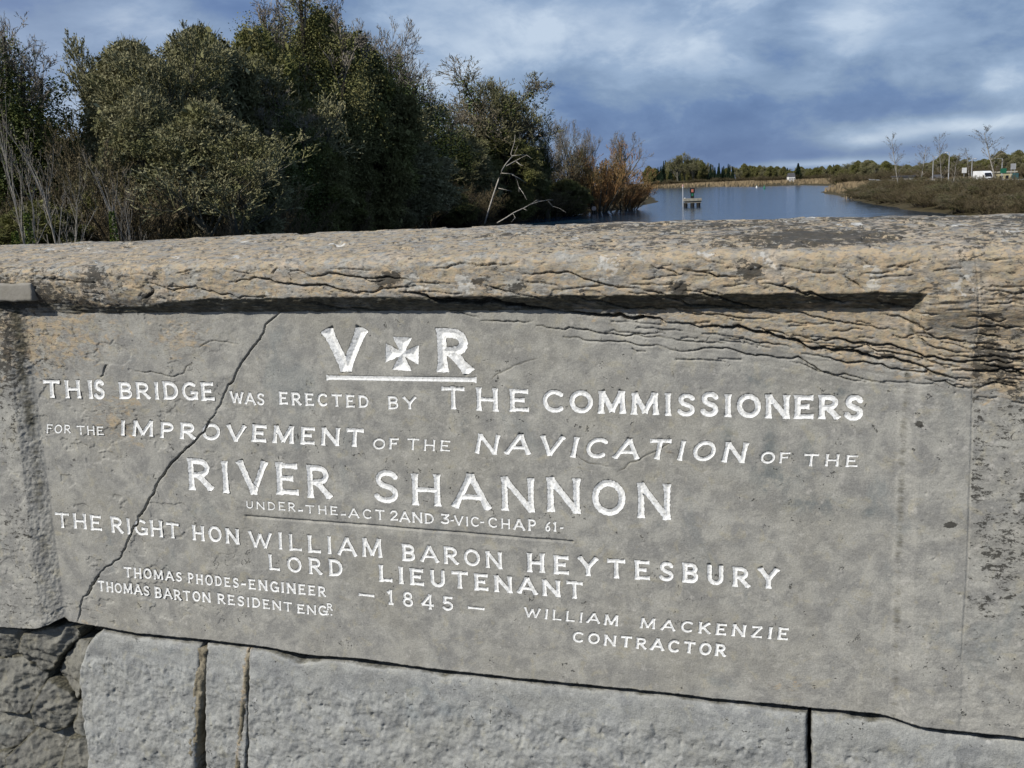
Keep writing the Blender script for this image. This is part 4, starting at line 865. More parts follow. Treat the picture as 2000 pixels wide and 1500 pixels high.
def skeleton(parent, name_t, name_c, levels, cut, mt, mc, rng, wmin=.022, k=6):
    A_ = [tubes(*lv, k=(k if i == 0 else 4)) for i, lv in enumerate(levels[:cut])]
    B_ = [ribbons(lv[0], lv[1], np.maximum(lv[2] * 2, wmin), np.maximum(lv[3] * 2, wmin * .7), rng) for lv in levels[cut:]]
    mesh(name_t, *join(A_), mt, parent)
    return B_
def tips(levels, rng, n, last=2):
    P0 = np.concatenate([lv[0] for lv in levels[-last:]]); P1 = np.concatenate([lv[1] for lv in levels[-last:]])
    i = rng.integers(0, len(P0), n); t = rng.random((n, 1)); return P0[i] * (1 - t) + P1[i] * t
def proto(name): o = empty(name); return o
# every prototype is about 10 m tall, 10 m wide, origin at the foot of the trunk
def lobed(name, seed, mc, mt, h=10, rad=4.6, base=.12, nl=40, per=620, tuft=.15, sprig=.5, extra=None, shape=.9):
    rng = np.random.default_rng(seed); o = proto(name)
    lc = []; lr = []
    for i in range(nl):
        t = (i + .5) / nl; z = base + (1 - base) * (t ** .8) ; prof = (math.sin(math.pi * min(1, (z * .92 + .10))) ** .55) * shape
        a = i * 2.4 + rng.uniform(-.5, .5); q = rng.uniform(.45, 1.0)
        rl = rng.uniform(.7, 1.4)
        lc.append((math.cos(a) * prof * (rad - rl * .8) * q, math.sin(a) * prof * (rad - rl * .8) * q, z * (h - rl * .7))); lr.append(rl)
    lc = np.array(lc); lr = np.array(lr)
    # limbs reach into each lobe
    n = len(lc); st = np.stack([lc[:, 0] * .04, lc[:, 1] * .04, np.clip(lc[:, 2] * .45, .4, h * .5)], 1); mid = (st + lc) / 2 + rng.normal(0, .3, (n, 3)) + (0, 0, .3)
    r0 = np.full(n, .13)
    trunk = (np.array([[0, 0, -.5], [.1, 0, h * .25]]), np.array([[.1, 0, h * .25], [-.1, .1, h * .62]]), np.array([.34, .24]), np.array([.24, .10]))
    mesh('trunk', *join([tubes(*trunk, k=8), tubes(st, mid, r0, r0 * .7), tubes(mid, lc, r0 * .7, r0 * .3)]), mt, o)
    parts = []; 
    d = rng.normal(size=(n, per, 3)); d /= np.linalg.norm(d, axis=2)[..., None]
    outw = lc - np.array([0, 0, h * .45]); outw /= np.linalg.norm(outw, axis=1)[:, None]
    d = d + outw[:, None] * .55 + np.array([0, 0, .2]); d /= np.linalg.norm(d, axis=2)[..., None]
    lump = 1 + .22 * np.sin(d[..., 0] * 5 + lc[:, None, 0] * 3) * np.sin(d[..., 1] * 6 + lc[:, None, 1]) + .12 * np.sin(d[..., 2] * 9 + lc[:, None, 2] * 2)
    rad_ = lr[:, None] * rng.uniform(.55, 1.06, (n, per)) ** .6 * lump
    c = (lc[:, None] + d * rad_[..., None] * np.array([1, 1, .85])).reshape(-1, 3); dd = d.reshape(-1, 3) + rng.normal(0, .45, (n * per, 3))
    dd /= np.linalg.norm(dd, axis=1)[:, None]
    parts.append(ribbons(c - dd * sprig * .5, c + dd * sprig * .5, .04, .016, rng))
    parts.append(tufts(c + dd * sprig * .3, tuft, rng)); parts.append(tufts(c - dd * sprig * .4, tuft * 1.1, rng))
    # inner fill
    ci = (lc[:, None] + rng.normal(size=(n, per // 4, 3)) * (lr[:, None, None] * .35)).reshape(-1, 3); parts.append(tufts(ci, tuft * 3, rng))
    # fine twigs breaking the outline
    ng = 22 * n; li = rng.integers(0, n, ng); u = rng.normal(size=(ng, 3)); u = u / np.linalg.norm(u, axis=1)[:, None] + outw[li] * .6 + (0, 0, .45); u /= np.linalg.norm(u, axis=1)[:, None]
    p0 = lc[li] + u * (lr[li] * .85)[:, None]; p1 = p0 + u * rng.uniform(.2, .65, (ng, 1)); parts.append(ribbons(p0, p1, .035, .012, rng))
    mesh('crown', *join(parts), mc, o); return o
def bare(name, seed, mt, mc, h=10, counts=(13, 7, 6, 5), lean=0, ang=.75, up=.2, lens=.62, tr=.26, cut=3, ratio=.56, tuft=None, wmin=.024, tmin=.32, ivy=None, trunkdir=None, wig0=None):
    rng = np.random.default_rng(seed); o = proto(name)
    lv = grow(rng, [(0, 0, -.4)], [trunkdir or (lean, .05, 1)], [h * lens], [tr], counts, ratio=ratio, ang=ang, up=up, segs=4, wig=.10, tmin=tmin, wig0=wig0)
    parts = skeleton(o, 'trunk', 'crown', lv, cut, mt, mc, rng, wmin)
    if tuft: parts.append(tufts(tips(lv, rng, tuft[0]), tuft[1], rng))
    mesh('crown', *join(parts), mc, o)
    if ivy:
        P = tips(lv[:2], rng, ivy[0], 2); P = P[P[:, 2] < h * ivy[2]]; mesh('ivy', *tufts(P + rng.normal(0, ivy[1], P.shape), .13, rng), M_IVY, o)
    return o
def multistem(name, seed, mt, mc, h=10, stems=9, spread=.5, counts=(9, 7, 4), up=.35, tuft=None, wmin=.026, rad=.10):
    rng = np.random.default_rng(seed); o = proto(name); a = rng.uniform(0, 6.28, stems); q = rng.uniform(.1, 1, stems)
    st = np.stack([np.cos(a) * q * .8, np.sin(a) * q * .8, np.full(stems, -.3)], 1); dr = np.stack([np.cos(a) * q * spread, np.sin(a) * q * spread, np.ones(stems)], 1)
    lv = grow(rng, st, dr, rng.uniform(.5, .78, stems) * h, np.full(stems, rad), counts, ratio=.48, ang=.55, up=up, segs=3, wig=.13, tmin=.15)
    parts = skeleton(o, 'stem', 'crown', lv, 1, mt, mc, rng, wmin)
    if tuft: parts.append(tufts(tips(lv, rng, tuft[0], 3), tuft[1], rng))
    mesh('crown', *join(parts), mc, o); return o
def conifer(name, seed):
    rng = np.random.default_rng(seed); o = proto(name); n = 900; t = rng.random(n) ** .75; z = .8 + 9.2 * t; R_ = 2.3 * (1 - t) + .1; a = rng.uniform(0, 6.28, n)
    p0 = np.stack([0 * z, 0 * z, z], 1); p1 = np.stack([np.cos(a) * R_, np.sin(a) * R_, z - R_ * .35], 1)
    mesh('trunk', *tubes(np.array([[0, 0, -.4]]), np.array([[0, 0, 9.5]]), np.array([.2]), np.array([.03]), 6), M_DARKB, o)
    mesh('crown', *join([ribbons(p0, p1, .5, .12, rng), tufts(p0 + (p1 - p0) * rng.uniform(.4, 1, (n, 1)), .6, rng)]), M_CONI, o); return o
def ivied(name, seed, h=10, cols=7, per=2600, leaf=.11, mc=None, spread=2.0, twig=True):
    """trunk and upright limbs smothered in ivy, bare twigs above"""
    rng = np.random.default_rng(seed); o = proto(name); parts = []; limbs = []
    for i in range(cols):
        a = i * 2.4; q = spread * math.sqrt(i / cols); top = h * (1 - .46 * (q / spread) ** 1.3 * rng.uniform(.6, 1)); z0 = h * .08
        p = np.array([(0, 0, z0), (math.cos(a) * q * .6, math.sin(a) * q * .6, h * .4), (math.cos(a) * q, math.sin(a) * q, top)]); limbs.append(p)
        t = rng.random(per) ** .9; k = (t > .4)[:, None]; tt_ = np.where(t > .4, (t - .4) / .6, t / .4)[:, None]
        c = np.where(k, p[1] * (1 - tt_) + p[2] * tt_, p[0] * (1 - tt_) + p[1] * tt_)
        rad = (.35 + .9 * np.sin(np.clip(1.08 - t, 0, 1) * 2.6) ** .8) * (1 + .35 * np.sin(t * 37 + i * 2)) * (1 + .2 * np.sin(t * 13 + i))
        b = rng.uniform(0, 6.28, per); c = c + np.stack([np.cos(b) * rad, np.sin(b) * rad, rng.normal(0, .2, per)], 1) * rng.uniform(.65, 1.08, (per, 1)); parts.append(tufts(c, leaf, rng)); parts.append(tufts(c * .97 + rng.normal(0, .15, c.shape), leaf, rng))
    p0 = np.concatenate([l[:-1] for l in limbs]); p1 = np.concatenate([l[1:] for l in limbs]); r0 = np.tile([.18, .12], cols)
    mesh('trunk', *join([tubes(np.array([[0, 0, -.5]]), np.array([[0, 0, h * .3]]), np.array([.4]), np.array([.3]), 8), tubes(p0, p1, r0, r0 * .55)]), M_DARKB, o)
    mesh('crown', *join(parts), mc or M_IVY, o)
    if twig:
        lv = grow(rng, [l[-2] * .3 + l[-1] * .7 for l in limbs], [l[-1] - l[-2] for l in limbs], [h * .2] * cols, [.06] * cols, (7, 6, 4), ratio=.55, ang=.7, up=.15, segs=3, tmin=.1)
        mesh('twig', *join([ribbons(x[0], x[1], np.maximum(x[2] * 2, .022), np.maximum(x[3] * 2, .016), rng) for x in lv]), M_TWIG, o)
    return o
PR = {'lich': lobed('broadleaf_tree', 1, M_LICH, M_BARK), 'lich2': lobed('broadleaf_tree', 2, M_LICH, M_BARK, nl=46, per=560, rad=5.0, base=.05),
      'olive': lobed('broadleaf_tree', 3, M_OLIVE, M_DARKB, nl=42, per=600, tuft=.15), 'ivy': ivied('ivy_covered_tree', 4), 'ivy2': ivied('ivy_covered_tree', 5, cols=9, spread=2.9, mc=M_OLIVE, per=4200, leaf=.085), 'ivy3': ivied('ivy_covered_tree', 9, cols=6, spread=1.6, per=3000, leaf=.10),
      'bare': bare('bare_tree', 6, M_BARK, M_TWIG), 'bareg': bare('bare_tree', 7, M_BARK, M_LICH, counts=(16, 8, 7, 5), tuft=(9000, .11), wmin=.03), 'barei': bare('bare_tree', 8, M_DARKB, M_MID, counts=(16, 8, 7, 5), ang=.85, up=.12, tuft=(5000, .07), ivy=(6500, .22, .8), wmin=.03),
      'shrub': multistem('bare_shrub', 10, M_DARKB, M_BROWN, stems=14, counts=(10, 7, 4), tuft=(5000, .16), spread=.75), 'shrub2': multistem('bare_shrub', 13, M_DARKB, M_BROWN, stems=12, counts=(9, 7, 4), tuft=(4500, .15), spread=1.0, up=.2),
      'orange': multistem('willow_shrub', 11, M_BARK, M_ORNG, stems=16, counts=(11, 7, 4), tuft=(11000, .11), spread=.7, up=.45, wmin=.035), 'conifer': conifer('conifer_tree', 12),
      'birch': bare('birch_tree', 14, M_PALE, M_TWIG, counts=(15, 5, 4), ang=.55, up=.35, lens=.92, tr=.075, cut=2, ratio=.36, tmin=.15, wmin=.02), 'birch2': bare('birch_tree', 15, M_PALE, M_TWIG, counts=(13, 5, 4), ang=.6, up=.3, lens=.9, tr=.085, cut=2, ratio=.42, tmin=.12, wmin=.02, trunkdir=(.12, 0, 1)),
      'poplar': bare('bare_tree', 16, M_PALE, M_TWIG, counts=(34, 8, 5), ang=.55, up=.22, lens=.97, tr=.05, cut=1, ratio=.24, tmin=.30, wmin=.016, wig0=.02)}
USED = set()
NAMES = {}
def zland(x, y): return float(land(np.array([x]), np.array([y]))[0])
prng = np.random.default_rng(77)
def size_of(o):
    if o.name in NAMES: return NAMES[o.name]
    cs = [c for c in o.children]; co_ = []
    for c in cs:
        a = np.empty(len(c.data.vertices) * 3, np.float32); c.data.vertices.foreach_get('co', a); co_.append(a.reshape(-1, 3))
    a = np.concatenate(co_); s = (np.percentile(a[:, 2], 99.7), (np.percentile(a[:, 0], 99) - np.percentile(a[:, 0], 1)), (np.percentile(a[:, 0], 98) + np.percentile(a[:, 0], 2)) / 2, (np.percentile(a[:, 1], 98) + np.percentile(a[:, 1], 2)) / 2); NAMES[o.name] = s; return s
def plant(kind, px, d, ytop, wpx, label, cat, group=None, name=None, rz=None, xy=None, sink=0):
    src = PR[kind]; first = kind not in USED; USED.add(kind)
    hs_, ws_, cx_, cy_ = size_of(src)
    x, y = xy if xy else at(px, d)
    z0 = zland(x, y) - sink
    hgt = CAMZ + (yh(px) - ytop) / F * d - z0 if ytop is not None else None
    o = src if first else copy_tree(src)
    sz = hgt / hs_; sx = wpx / F * d / ws_; ro = prng.uniform(0, 6.28) if rz is None else rz
    o.location = (x - sx * (cx_ * math.cos(ro) - cy_ * math.sin(ro)), y - sx * (cx_ * math.sin(ro) + cy_ * math.cos(ro)), z0)
    o.scale = (sx, sx, sz); o.rotation_euler = (0, 0, ro)
    if name: o.name = name
    for k_ in ('label', 'category', 'group'):
        if k_ in o: del o[k_]
    return tag(o, label, cat, group)
GW = 'trees of the wood on the left bank'
T = [ # kind, px, dist, top row, width px, label
 ('lich', 290, 84, 104, 270, 'grey lichened tree with rounded twiggy crown left of the tall ivy tree', 'tree'),
 ('bareg', 232, 88, 98, 180, 'pale grey bare tree with upright twigs against the sky, second crown from the left', 'tree'),
 ('lich2', 420, 92, 80, 300, 'broad grey green tree whose flat top meets the tall dark tree', 'tree'),
 ('ivy', 38, 78, 74, 230, 'dark ivy smothered tree at the far left edge', 'tree'),
 ('ivy3', 20, 76, 84, 230, 'dark ivy clad tree cut off by the left edge of the view', 'tree'),
 ('bare', 20, 84, 55, 150, 'bare spreading tree whose thin twigs rise above the dark ivy tree at the left edge', 'tree'),
 ('ivy2', 618, 112, 4, 280, 'tallest tree of the wood, olive brown and clad in ivy columns', 'tree'),
 ('ivy3', 552, 108, 48, 160, 'dark green ivy column on the left shoulder of the tallest tree', 'tree'),
 ('olive', 525, 104, 84, 240, 'olive green dense tree below the tallest tree', 'tree'),
 ('olive', 700, 120, 92, 240, 'olive tree filling the gap right of the tallest tree', 'tree'),
 ('ivy', 785, 150, 112, 190, 'dark green ivy tree sloping down at the right end of the big wood', 'tree'),
 ('bare', 765, 155, 58, 190, 'bare tree with fine twigs above the right end of the big wood', 'tree'),
 ('ivy3', 735, 140, 88, 110, 'narrow ivy column between the tallest tree and the bare twigs', 'tree'),
 ('lich', 735, 138, 195, 290, 'large rounded grey lichened tree hanging over the water right of centre of the wood', 'tree'),
 ('lich2', 705, 132, 300, 230, 'low grey branches of a lichened tree reaching down to the parapet line', 'tree'),
 ('lich', 415, 72, 215, 250, 'nearer grey lichened tree in the middle of the left wood', 'tree'),
 ('lich2', 290, 74, 190, 240, 'nearer grey tree with drooping sprays above the brown thicket', 'tree'),
 ('olive', 590, 98, 250, 180, 'dark olive tree in the shaded hollow of the wood', 'tree'),
 ('ivy', 560, 94, 190, 150, 'dark ivy tree in the shaded hollow of the wood', 'tree'),
 ('ivy', 855, 185, 210, 120, 'dark ivy tree in the gap before the domed tree', 'tree'),
 ('barei', 955, 205, 134, 230, 'domed bare tree with ivy on its limbs standing clear against the sky', 'tree'),
 ('bareg', 1005, 208, 168, 130, 'reddish grey bare tree leaning against the right side of the domed tree', 'tree'),
 ('lich', 900, 192, 262, 150, 'grey green bushy tree under the domed tree', 'tree'),
 ('olive', 985, 200, 262, 150, 'olive bushy tree right of centre under the domed tree', 'tree'),
 ('ivy3', 1063, 214, 243, 26, 'short dark ivy stump standing up beyond the domed tree', 'tree'),
 ('barei', 1045, 216, 250, 120, 'brown bare tree behind the leaning white trunk', 'tree'),
 ('bare', 1108, 235, 238, 70, 'bare tree with open crown left of the orange willow', 'tree'),
 ('bare', 1140, 245, 258, 60, 'smaller bare tree just left of the orange willow', 'tree'),
 ('bare', 1222, 275, 262, 70, 'gaunt dark bare tree rising behind the orange willow', 'tree'),
 ('shrub', 1105, 236, 288, 130, 'grey brown thicket left of the orange willow', 'shrub'),
 ('orange', 1186, 240, 286, 125, 'tall orange twigged willow on the river bank', 'willow'),
 ('orange', 1232, 256, 334, 105, 'low russet willow at the tip of the left bank', 'willow'),
 ('shrub', 1150, 252, 305, 130, 'brown thicket at the foot of the tall orange willow', 'shrub'),
 ('bareg', 430, 68, 235, 330, 'nearest grey lichened tree with spreading limbs in the middle of the left wood', 'tree'),
 ('bareg', 720, 128, 215, 330, 'grey lichened tree with open limbs in front of the large rounded tree', 'tree'),
 ('bareg', 880, 186, 285, 150, 'thin grey tree leaning over the water left of the dead tree', 'tree'),
 ('bareg', 350, 80, 92, 260, 'fine twigged grey crown on the skyline left of the flat topped tree', 'tree'),
 ('bareg', 560, 100, 110, 260, 'grey twiggy tree mixed into the slope of the tallest tree', 'tree'),
 ('olive', 645, 116, 52, 210, 'olive green dense crown filling the body of the tallest tree', 'tree'),
 ('shrub', 255, 66, 300, 240, 'brown twiggy thicket behind the middle birches', 'shrub'),
 ('shrub2', 370, 68, 318, 230, 'brown thicket under the nearer grey trees', 'shrub'),
 ('shrub2', 165, 72, 240, 180, 'brown thicket with an ochre patch between the left birches and the grey trees', 'shrub'),
 ('birch', 25, 52, 130, 60, 'tallest slender pale birch near the left edge', 'birch tree'),
 ('birch2', 62, 54, 258, 80, 'pale birch with splayed branches, second from the left edge', 'birch tree'),
 ('birch', 92, 50, 232, 90, 'straight white stemmed birch, third from the left edge', 'birch tree'),
 ('birch2', 146, 56, 320, 70, 'slanting pale sapling right of the straight birch', 'birch tree'),
 ('birch', 218, 54, 290, 70, 'slender birch with bright ivy at its foot', 'birch tree'),
 ('birch2', 245, 56, 330, 60, 'small forked birch beside the ivy footed birch', 'birch tree'),
]
for k_, px, d, yt, wp, lb, ct in T: plant(k_, px, d, yt, wp, lb, ct)
# the wood behind, seen only as tops and gaps
for i in range(34):
    px = prng.uniform(-260, 1060); fx = np.interp(px, [-260, 0, 140, 300, 480, 600, 700, 840, 880, 960, 1060], [150, 130, 270, 150, 130, 60, 130, 240, 300, 200, 310])
    d = np.interp(px, [-260, 600, 850, 1060], [95, 130, 190, 232]) + prng.uniform(0, 22)
    plant(['olive', 'ivy', 'lich', 'lich2', 'ivy2'][i % 5], px, d, fx + prng.uniform(25, 90), 150, 'tree half hidden ' + ('behind the pale birches' if px < 140 else 'behind the grey lichened crowns' if px < 480 else 'behind the tallest tree' if px < 720 else 'between the big wood and the domed tree' if px < 880 else 'behind the domed tree') + ' of the left bank wood', 'tree', GW)
for i in range(44):
    px = prng.uniform(-200, 1160); d = np.interp(px, [-200, 300, 600, 850, 1000, 1160], [62, 70, 92, 166, 202, 238]) + prng.uniform(-3, 10)
    plant(['shrub', 'shrub2', 'olive'][i % 3], px, d, yh(px) + prng.uniform(-35, 20) * (90 / d) ** .4, 150 * (90 / d) ** .5, 'low tangled bush ' + ('at the foot of the birches' if px < 260 else 'under the nearer grey trees' if px < 560 else 'in the shade below the big wood' if px < 860 else 'near the leaning dead tree' if px < 1060 else 'at the foot of the orange willow'), 'bush', 'bushes under the left bank wood')
# bright ivy round the birch feet
for px, d, hgt, lb in ((50, 51, 3.2, 'dark ivy climbing the stem near the left edge'), (22, 50, 2.6, 'ivy bush at the extreme left above the parapet'), (216, 53.5, 3.6, 'yellow green ivy climbing the slender birch')):
    x, y = at(px, d); z = zland(x, y); rng = np.random.default_rng(px); n = 1500; t = rng.random(n); a = rng.uniform(0, 6.28, n); r_ = .12 + .28 * (1 - t)
    c = np.stack([np.cos(a) * r_, np.sin(a) * r_, t * hgt * 1.6 + .2], 1)
    o = mesh('climbing_ivy', *tufts(c, .13, rng), M_IVYB); o.location = (x, y, z); tag(o, lb, 'ivy')

# white leaning dead tree and the fallen bough, traced on a plane at their distance
def trace(name, paths, d, mat, label, cat, r0, pname='branch'):
    o0 = at(paths[0][0][0], d); z0 = CAMZ + (yh(paths[0][0][0]) - paths[0][0][1]) / F * d
    root = empty(name, (o0[0], o0[1], z0), 0, label, cat); rng = np.random.default_rng(int(paths[0][0][0]))
    for i, pth in enumerate(paths):
        P_ = []
        for j, (x, y) in enumerate(pth):
            dj = d + (1.5 * math.sin(j * 1.3 + i * 2) if i else .4 * j); X_, Y_ = at(x, dj); P_.append((X_ - o0[0], Y_ - o0[1], CAMZ + (yh(x) - y) / F * dj - z0))
        r = r0 if i == 0 else r0 * .5; m_ = MB(); m_.tube(P_, [max(.018, r * (1 - .8 * j / (len(P_) - 1))) for j in range(len(P_))], 6)
        m_.build('trunk' if i == 0 else pname, mat, root, True)
M_DEAD = pbr('dead_wood', (.40, .38, .34), .85, .1, var=(.26, .24, .21), bump=.01, scale=3)
def Z7(*p): return [(900 + x / 5, 230 + y / 5) for x, y in p]
trace('leaning_dead_tree', [Z7((215, 1030), (265, 890), (320, 740), (370, 610), (410, 520), (450, 460), (515, 390), (500, 370), (540, 260), (550, 190)),
  Z7((530, 390), (560, 320), (595, 250), (597, 180)), Z7((515, 385), (590, 378), (655, 376)), Z7((455, 480), (530, 440), (600, 405), (655, 378), (700, 410)), Z7((550, 440), (590, 470), (617, 478)),
  Z7((405, 548), (470, 552), (520, 560), (550, 610), (568, 680), (567, 725)), Z7((510, 565), (580, 600), (640, 640)), Z7((568, 680), (610, 740), (640, 800)), Z7((370, 690), (440, 705), (500, 720))],
  176, M_DEAD, 'white bare dead tree leaning right over the dark water', 'dead tree', .15)
trace('fallen_bough', [Z7((340, 1020), (430, 970), (510, 920), (600, 880), (680, 840), (760, 815), (850, 800), (900, 800)), Z7((600, 880), (640, 900)), Z7((640, 860), (740, 800), (780, 810)), Z7((850, 815), (890, 860), (960, 880), (1020, 918)), Z7((500, 930), (520, 970), (480, 1010))],
  176, M_DEAD, 'pale fallen bough reaching out of the water below the leaning dead tree', 'fallen branch', .12)
# ---------------------------------------------------------------- river marks
pxm = lambda d: d / F
def mark_at(px, d, z=0): x, y = at(px, d); return (x, y, z)
M_CONC = pbr('pier_concrete', (.30, .29, .25), .9, .2, var=(.20, .19, .16), bump=.02, scale=1.5); M_BLACK = pbr('tarred_timber', (.012, .012, .012), .7, .3)
M_GREEN = pbr('green_paint', (.02, .16, .09), .5, .4); M_REDP = pbr('faded_red_paint', (.45, .16, .12), .6, .3)
o = empty('river_platform', mark_at(1352, 262), R(-8), 'concrete platform on black piles in the river carrying a dark box', 'platform')
m_ = MB(); m_.box((0, 0, 1.78), (4.5, 3.8, .62)); m_.box((.1, 0, 1.22), (4.1, 3.2, .5)); m_.build('deck', M_CONC, o)
for sx in (-1.7, 0, 1.5):
    for sy in (-1.2, 1.2): m_ = MB(); m_.tube([(sx, sy, -1.5), (sx, sy, 1.0)], .46, 10); m_.build('pile', M_BLACK, o)
m_ = MB(); m_.box((0, 0, 2.85), (.85, .7, 1.8)); m_.build('pedestal', M_BLACK, o)
m_ = MB(); m_.box((0, 0, 4.05), (1.25, .9, 1.25)); c_ = m_.build('cabinet', M_BLACK, o)
m_ = MB(); m_.box((0, -.48, 4.0), (.55, .04, .75)); m_.build('sign_plate', M_REDP, c_)
m_ = MB(); m_.box((0, -.385, 3.0), (.5, .05, .6)); m_.build('green_panel', M_GREEN, o)
m_ = MB(); m_.tube([(-1.9, -1.3, 1.97), (-1.9, -1.3, 2.35)], [.12, .16], 8); m_.build('bollard', M_WHITE, o)
o = empty('marker_post', mark_at(1333.5, 262), 0, 'slim white post with a pink topped light left of the river platform', 'marker post')
m_ = MB(); m_.tube([(0, 0, -1.5), (0, 0, 4.8)], .065, 8); m_.build('post', M_WHITE, o)
m_ = MB(); m_.tube([(0, 0, 4.8), (0, 0, 5.15)], .14, 8); m_.build('collar', M_WHITE, o); m_ = MB(); m_.tube([(0, 0, 5.15), (0, 0, 5.6)], [.24, .18], 8); m_.build('lamp', pbr('pink_lens', (.7, .42, .36), .3, .5), o)
o = empty('round_marker', mark_at(1159, 236), 0, 'pale round marker board on a short post at the foot of the orange willow', 'marker')
m_ = MB(); m_.tube([(0, 0, -1), (0, 0, .9)], .06, 6); m_.build('post', M_BLACK, o); m_ = MB(); m_.tube([(0, .03, 1.15), (0, -.03, 1.15)], .52, 20); m_.build('disc', pbr('pale_pink_board', (.72, .60, .55), .6, .3), o)
for px, d, s, mt_, lb in ((1493, 620, 1.0, M_GREEN, 'small green buoy far out on the water'), (1478, 700, .8, M_WHITE, 'tiny pale green buoy beyond the green buoy')):
    o = empty('buoy', mark_at(px, d), 0, lb, 'buoy'); m_ = MB(); m_.tube([(0, 0, -.4), (0, 0, .5 * s), (0, 0, 1.7 * s)], [.75 * s, .7 * s, .2 * s], 10); m_.build('float', mt_, o); m_ = MB(); m_.tube([(0, 0, 1.7 * s), (0, 0, 2.4 * s)], [.2 * s, .15 * s], 8); m_.build('top_mark', M_GREEN, o)
# ---------------------------------------------------------------- reeds
def reeds(region, n, h, name, label):
    rng = np.random.default_rng(len(name) + n); P_ = []
    lo = np.min(region, 0); hi = np.max(region, 0)
    X = rng.uniform(lo[0], hi[0], n * 4); Y = rng.uniform(lo[1], hi[1], n * 4); k = (poly_sdf(region, X, Y) > 0) & (poly_sdf(RIV, X, Y) < 1.5); X, Y = X[k][:n], Y[k][:n]
    Z = np.maximum(land(X, Y), -.2); hh = h * rng.uniform(.7, 1.15, len(X)) * (1 + .25 * pn(X * .05, Y * .05, 3))
    p0 = np.stack([X, Y, Z], 1); p1 = p0 + np.stack([rng.normal(0, .25, len(X)), rng.normal(0, .25, len(X)), hh], 1)
    return tag(mesh(name, *ribbons(p0, p1, rng.uniform(.15, .4, len(X)) * (np.hypot(X, Y) / 500 + .3), .12, rng), M_REED), label, 'reeds', kind='stuff')
reeds([(90, 280), (101, 300), (123, 400), (175, 515), (200, 615), (225, 790), (330, 800), (280, 560), (150, 350), (112, 290)], 30000, 1.5, 'reed_bed', 'tan dry reeds on the spit of the right bank')
reeds([(170, 1010), (180, 800), (222, 785), (380, 790), (420, 1100), (200, 1260), (140, 1140)], 22000, 2.2, 'far_reed_bed', 'pale band of dry reeds along the far shore')
reeds([(48, 345), (80, 600), (150, 1140), (60, 1140), (40, 600), (34, 345)], 6000, 2.2, 'left_reed_bed', 'thin fringe of reeds beyond the orange willow')
# ---------------------------------------------------------------- far shore and right bank trees
GF = 'trees along the far shore'
LF = {'conifer': 'dark conifer in the far shore tree line', 'olive': 'green brown tree in the far shore tree line', 'bareg': 'bare tree in the far shore tree line', 'shrub': 'brown bush along the far shore'}
for i in range(96):
    px = 1268 + 400 * (i + prng.uniform(-.4, .4)) / 96; k_ = 'conifer' if (1375 < px < 1432 and i % 4) or (1285 < px < 1300) or prng.random() < .16 else ('olive' if prng.random() < .62 else 'bareg')
    d = 1180 + prng.uniform(-20, 90) if px < 1480 else np.interp(px, [1480, 1670], [1120, 900]) + prng.uniform(-20, 60)
    yt = np.interp(px, [1268, 1300, 1340, 1372, 1430, 1500, 1560, 1640, 1670], [328, 318, 312, 320, 324, 328, 331, 325, 322]) + prng.uniform(-4, 7)
    plant(k_, px, d, yt, prng.uniform(15, 26) if k_ != 'conifer' else 9, LF[k_], 'tree', GF)
plant('bareg', 1322, 1150, 302, 46, 'tall pale bare tree above the left part of the far shore', 'tree'); plant('bareg', 1352, 1150, 306, 40, 'second tall bare tree above the far shore, right of the paler one', 'tree')
plant('conifer', 1559, 880, 320, 17, 'lone dark conifer beside the white far house', 'tree')
for i in range(60):
    px = 1270 + 420 * i / 60; d = 1125 if px < 1480 else 880
    plant('shrub', px, d, yh(px) - prng.uniform(-1, 5), 20, LF['shrub'], 'bush', 'bushes along the far shore')
LR = {'olive': 'green brown tree of the wood beyond the road', 'bareg': 'grey bare tree of the wood beyond the road', 'lich': 'grey tree of the wood beyond the road', 'shrub': 'brown bush below the wood beyond the road'}
for i in range(70):
    px = 1650 + 420 * (i + prng.uniform(-.4, .4)) / 70; k_ = ['olive', 'olive', 'bareg', 'lich'][i % 4]; d = prng.uniform(520, 640)
    yt = np.interp(px, [1650, 1700, 1770, 1820, 1850, 1885, 1920, 1960, 2070], [320, 314, 318, 318, 299, 314, 306, 297, 290]) + prng.uniform(-2, 12)
    plant(k_, px, d, yt, prng.uniform(26, 44), LR[k_], 'tree', 'wood beyond the road')
for i in range(46):
    px = 1640 + 430 * i / 46; plant('shrub', px, prng.uniform(430, 500), yh(px) - prng.uniform(-3, 8), 40, LR['shrub'], 'bush', 'bushes beyond the road')
for px, d, yt, wp, lb in ((1747, 250, 262, 42, 'slim bare tree with pale trunk, first right of the reeds'), (1800, 260, 284, 44, 'small bare tree between the first pale tree and the lamp posts'), (1838, 205, 262, 40, 'bare tree with leaning white trunk among the lamp posts'),
                          (1868, 190, 300, 44, 'pale forked trunk rising from the riverside scrub'), (1932, 215, 248, 74, 'largest bare roadside tree with spreading twigs near the white van'), (1888, 300, 290, 36, 'faint bare tree behind the white sign'), (2030, 220, 262, 70, 'bare roadside tree at the right edge')):
    plant('poplar', px, d, yt, wp, lb, 'tree', sink=.5)
GS = 'riverside scrub on the right bank'
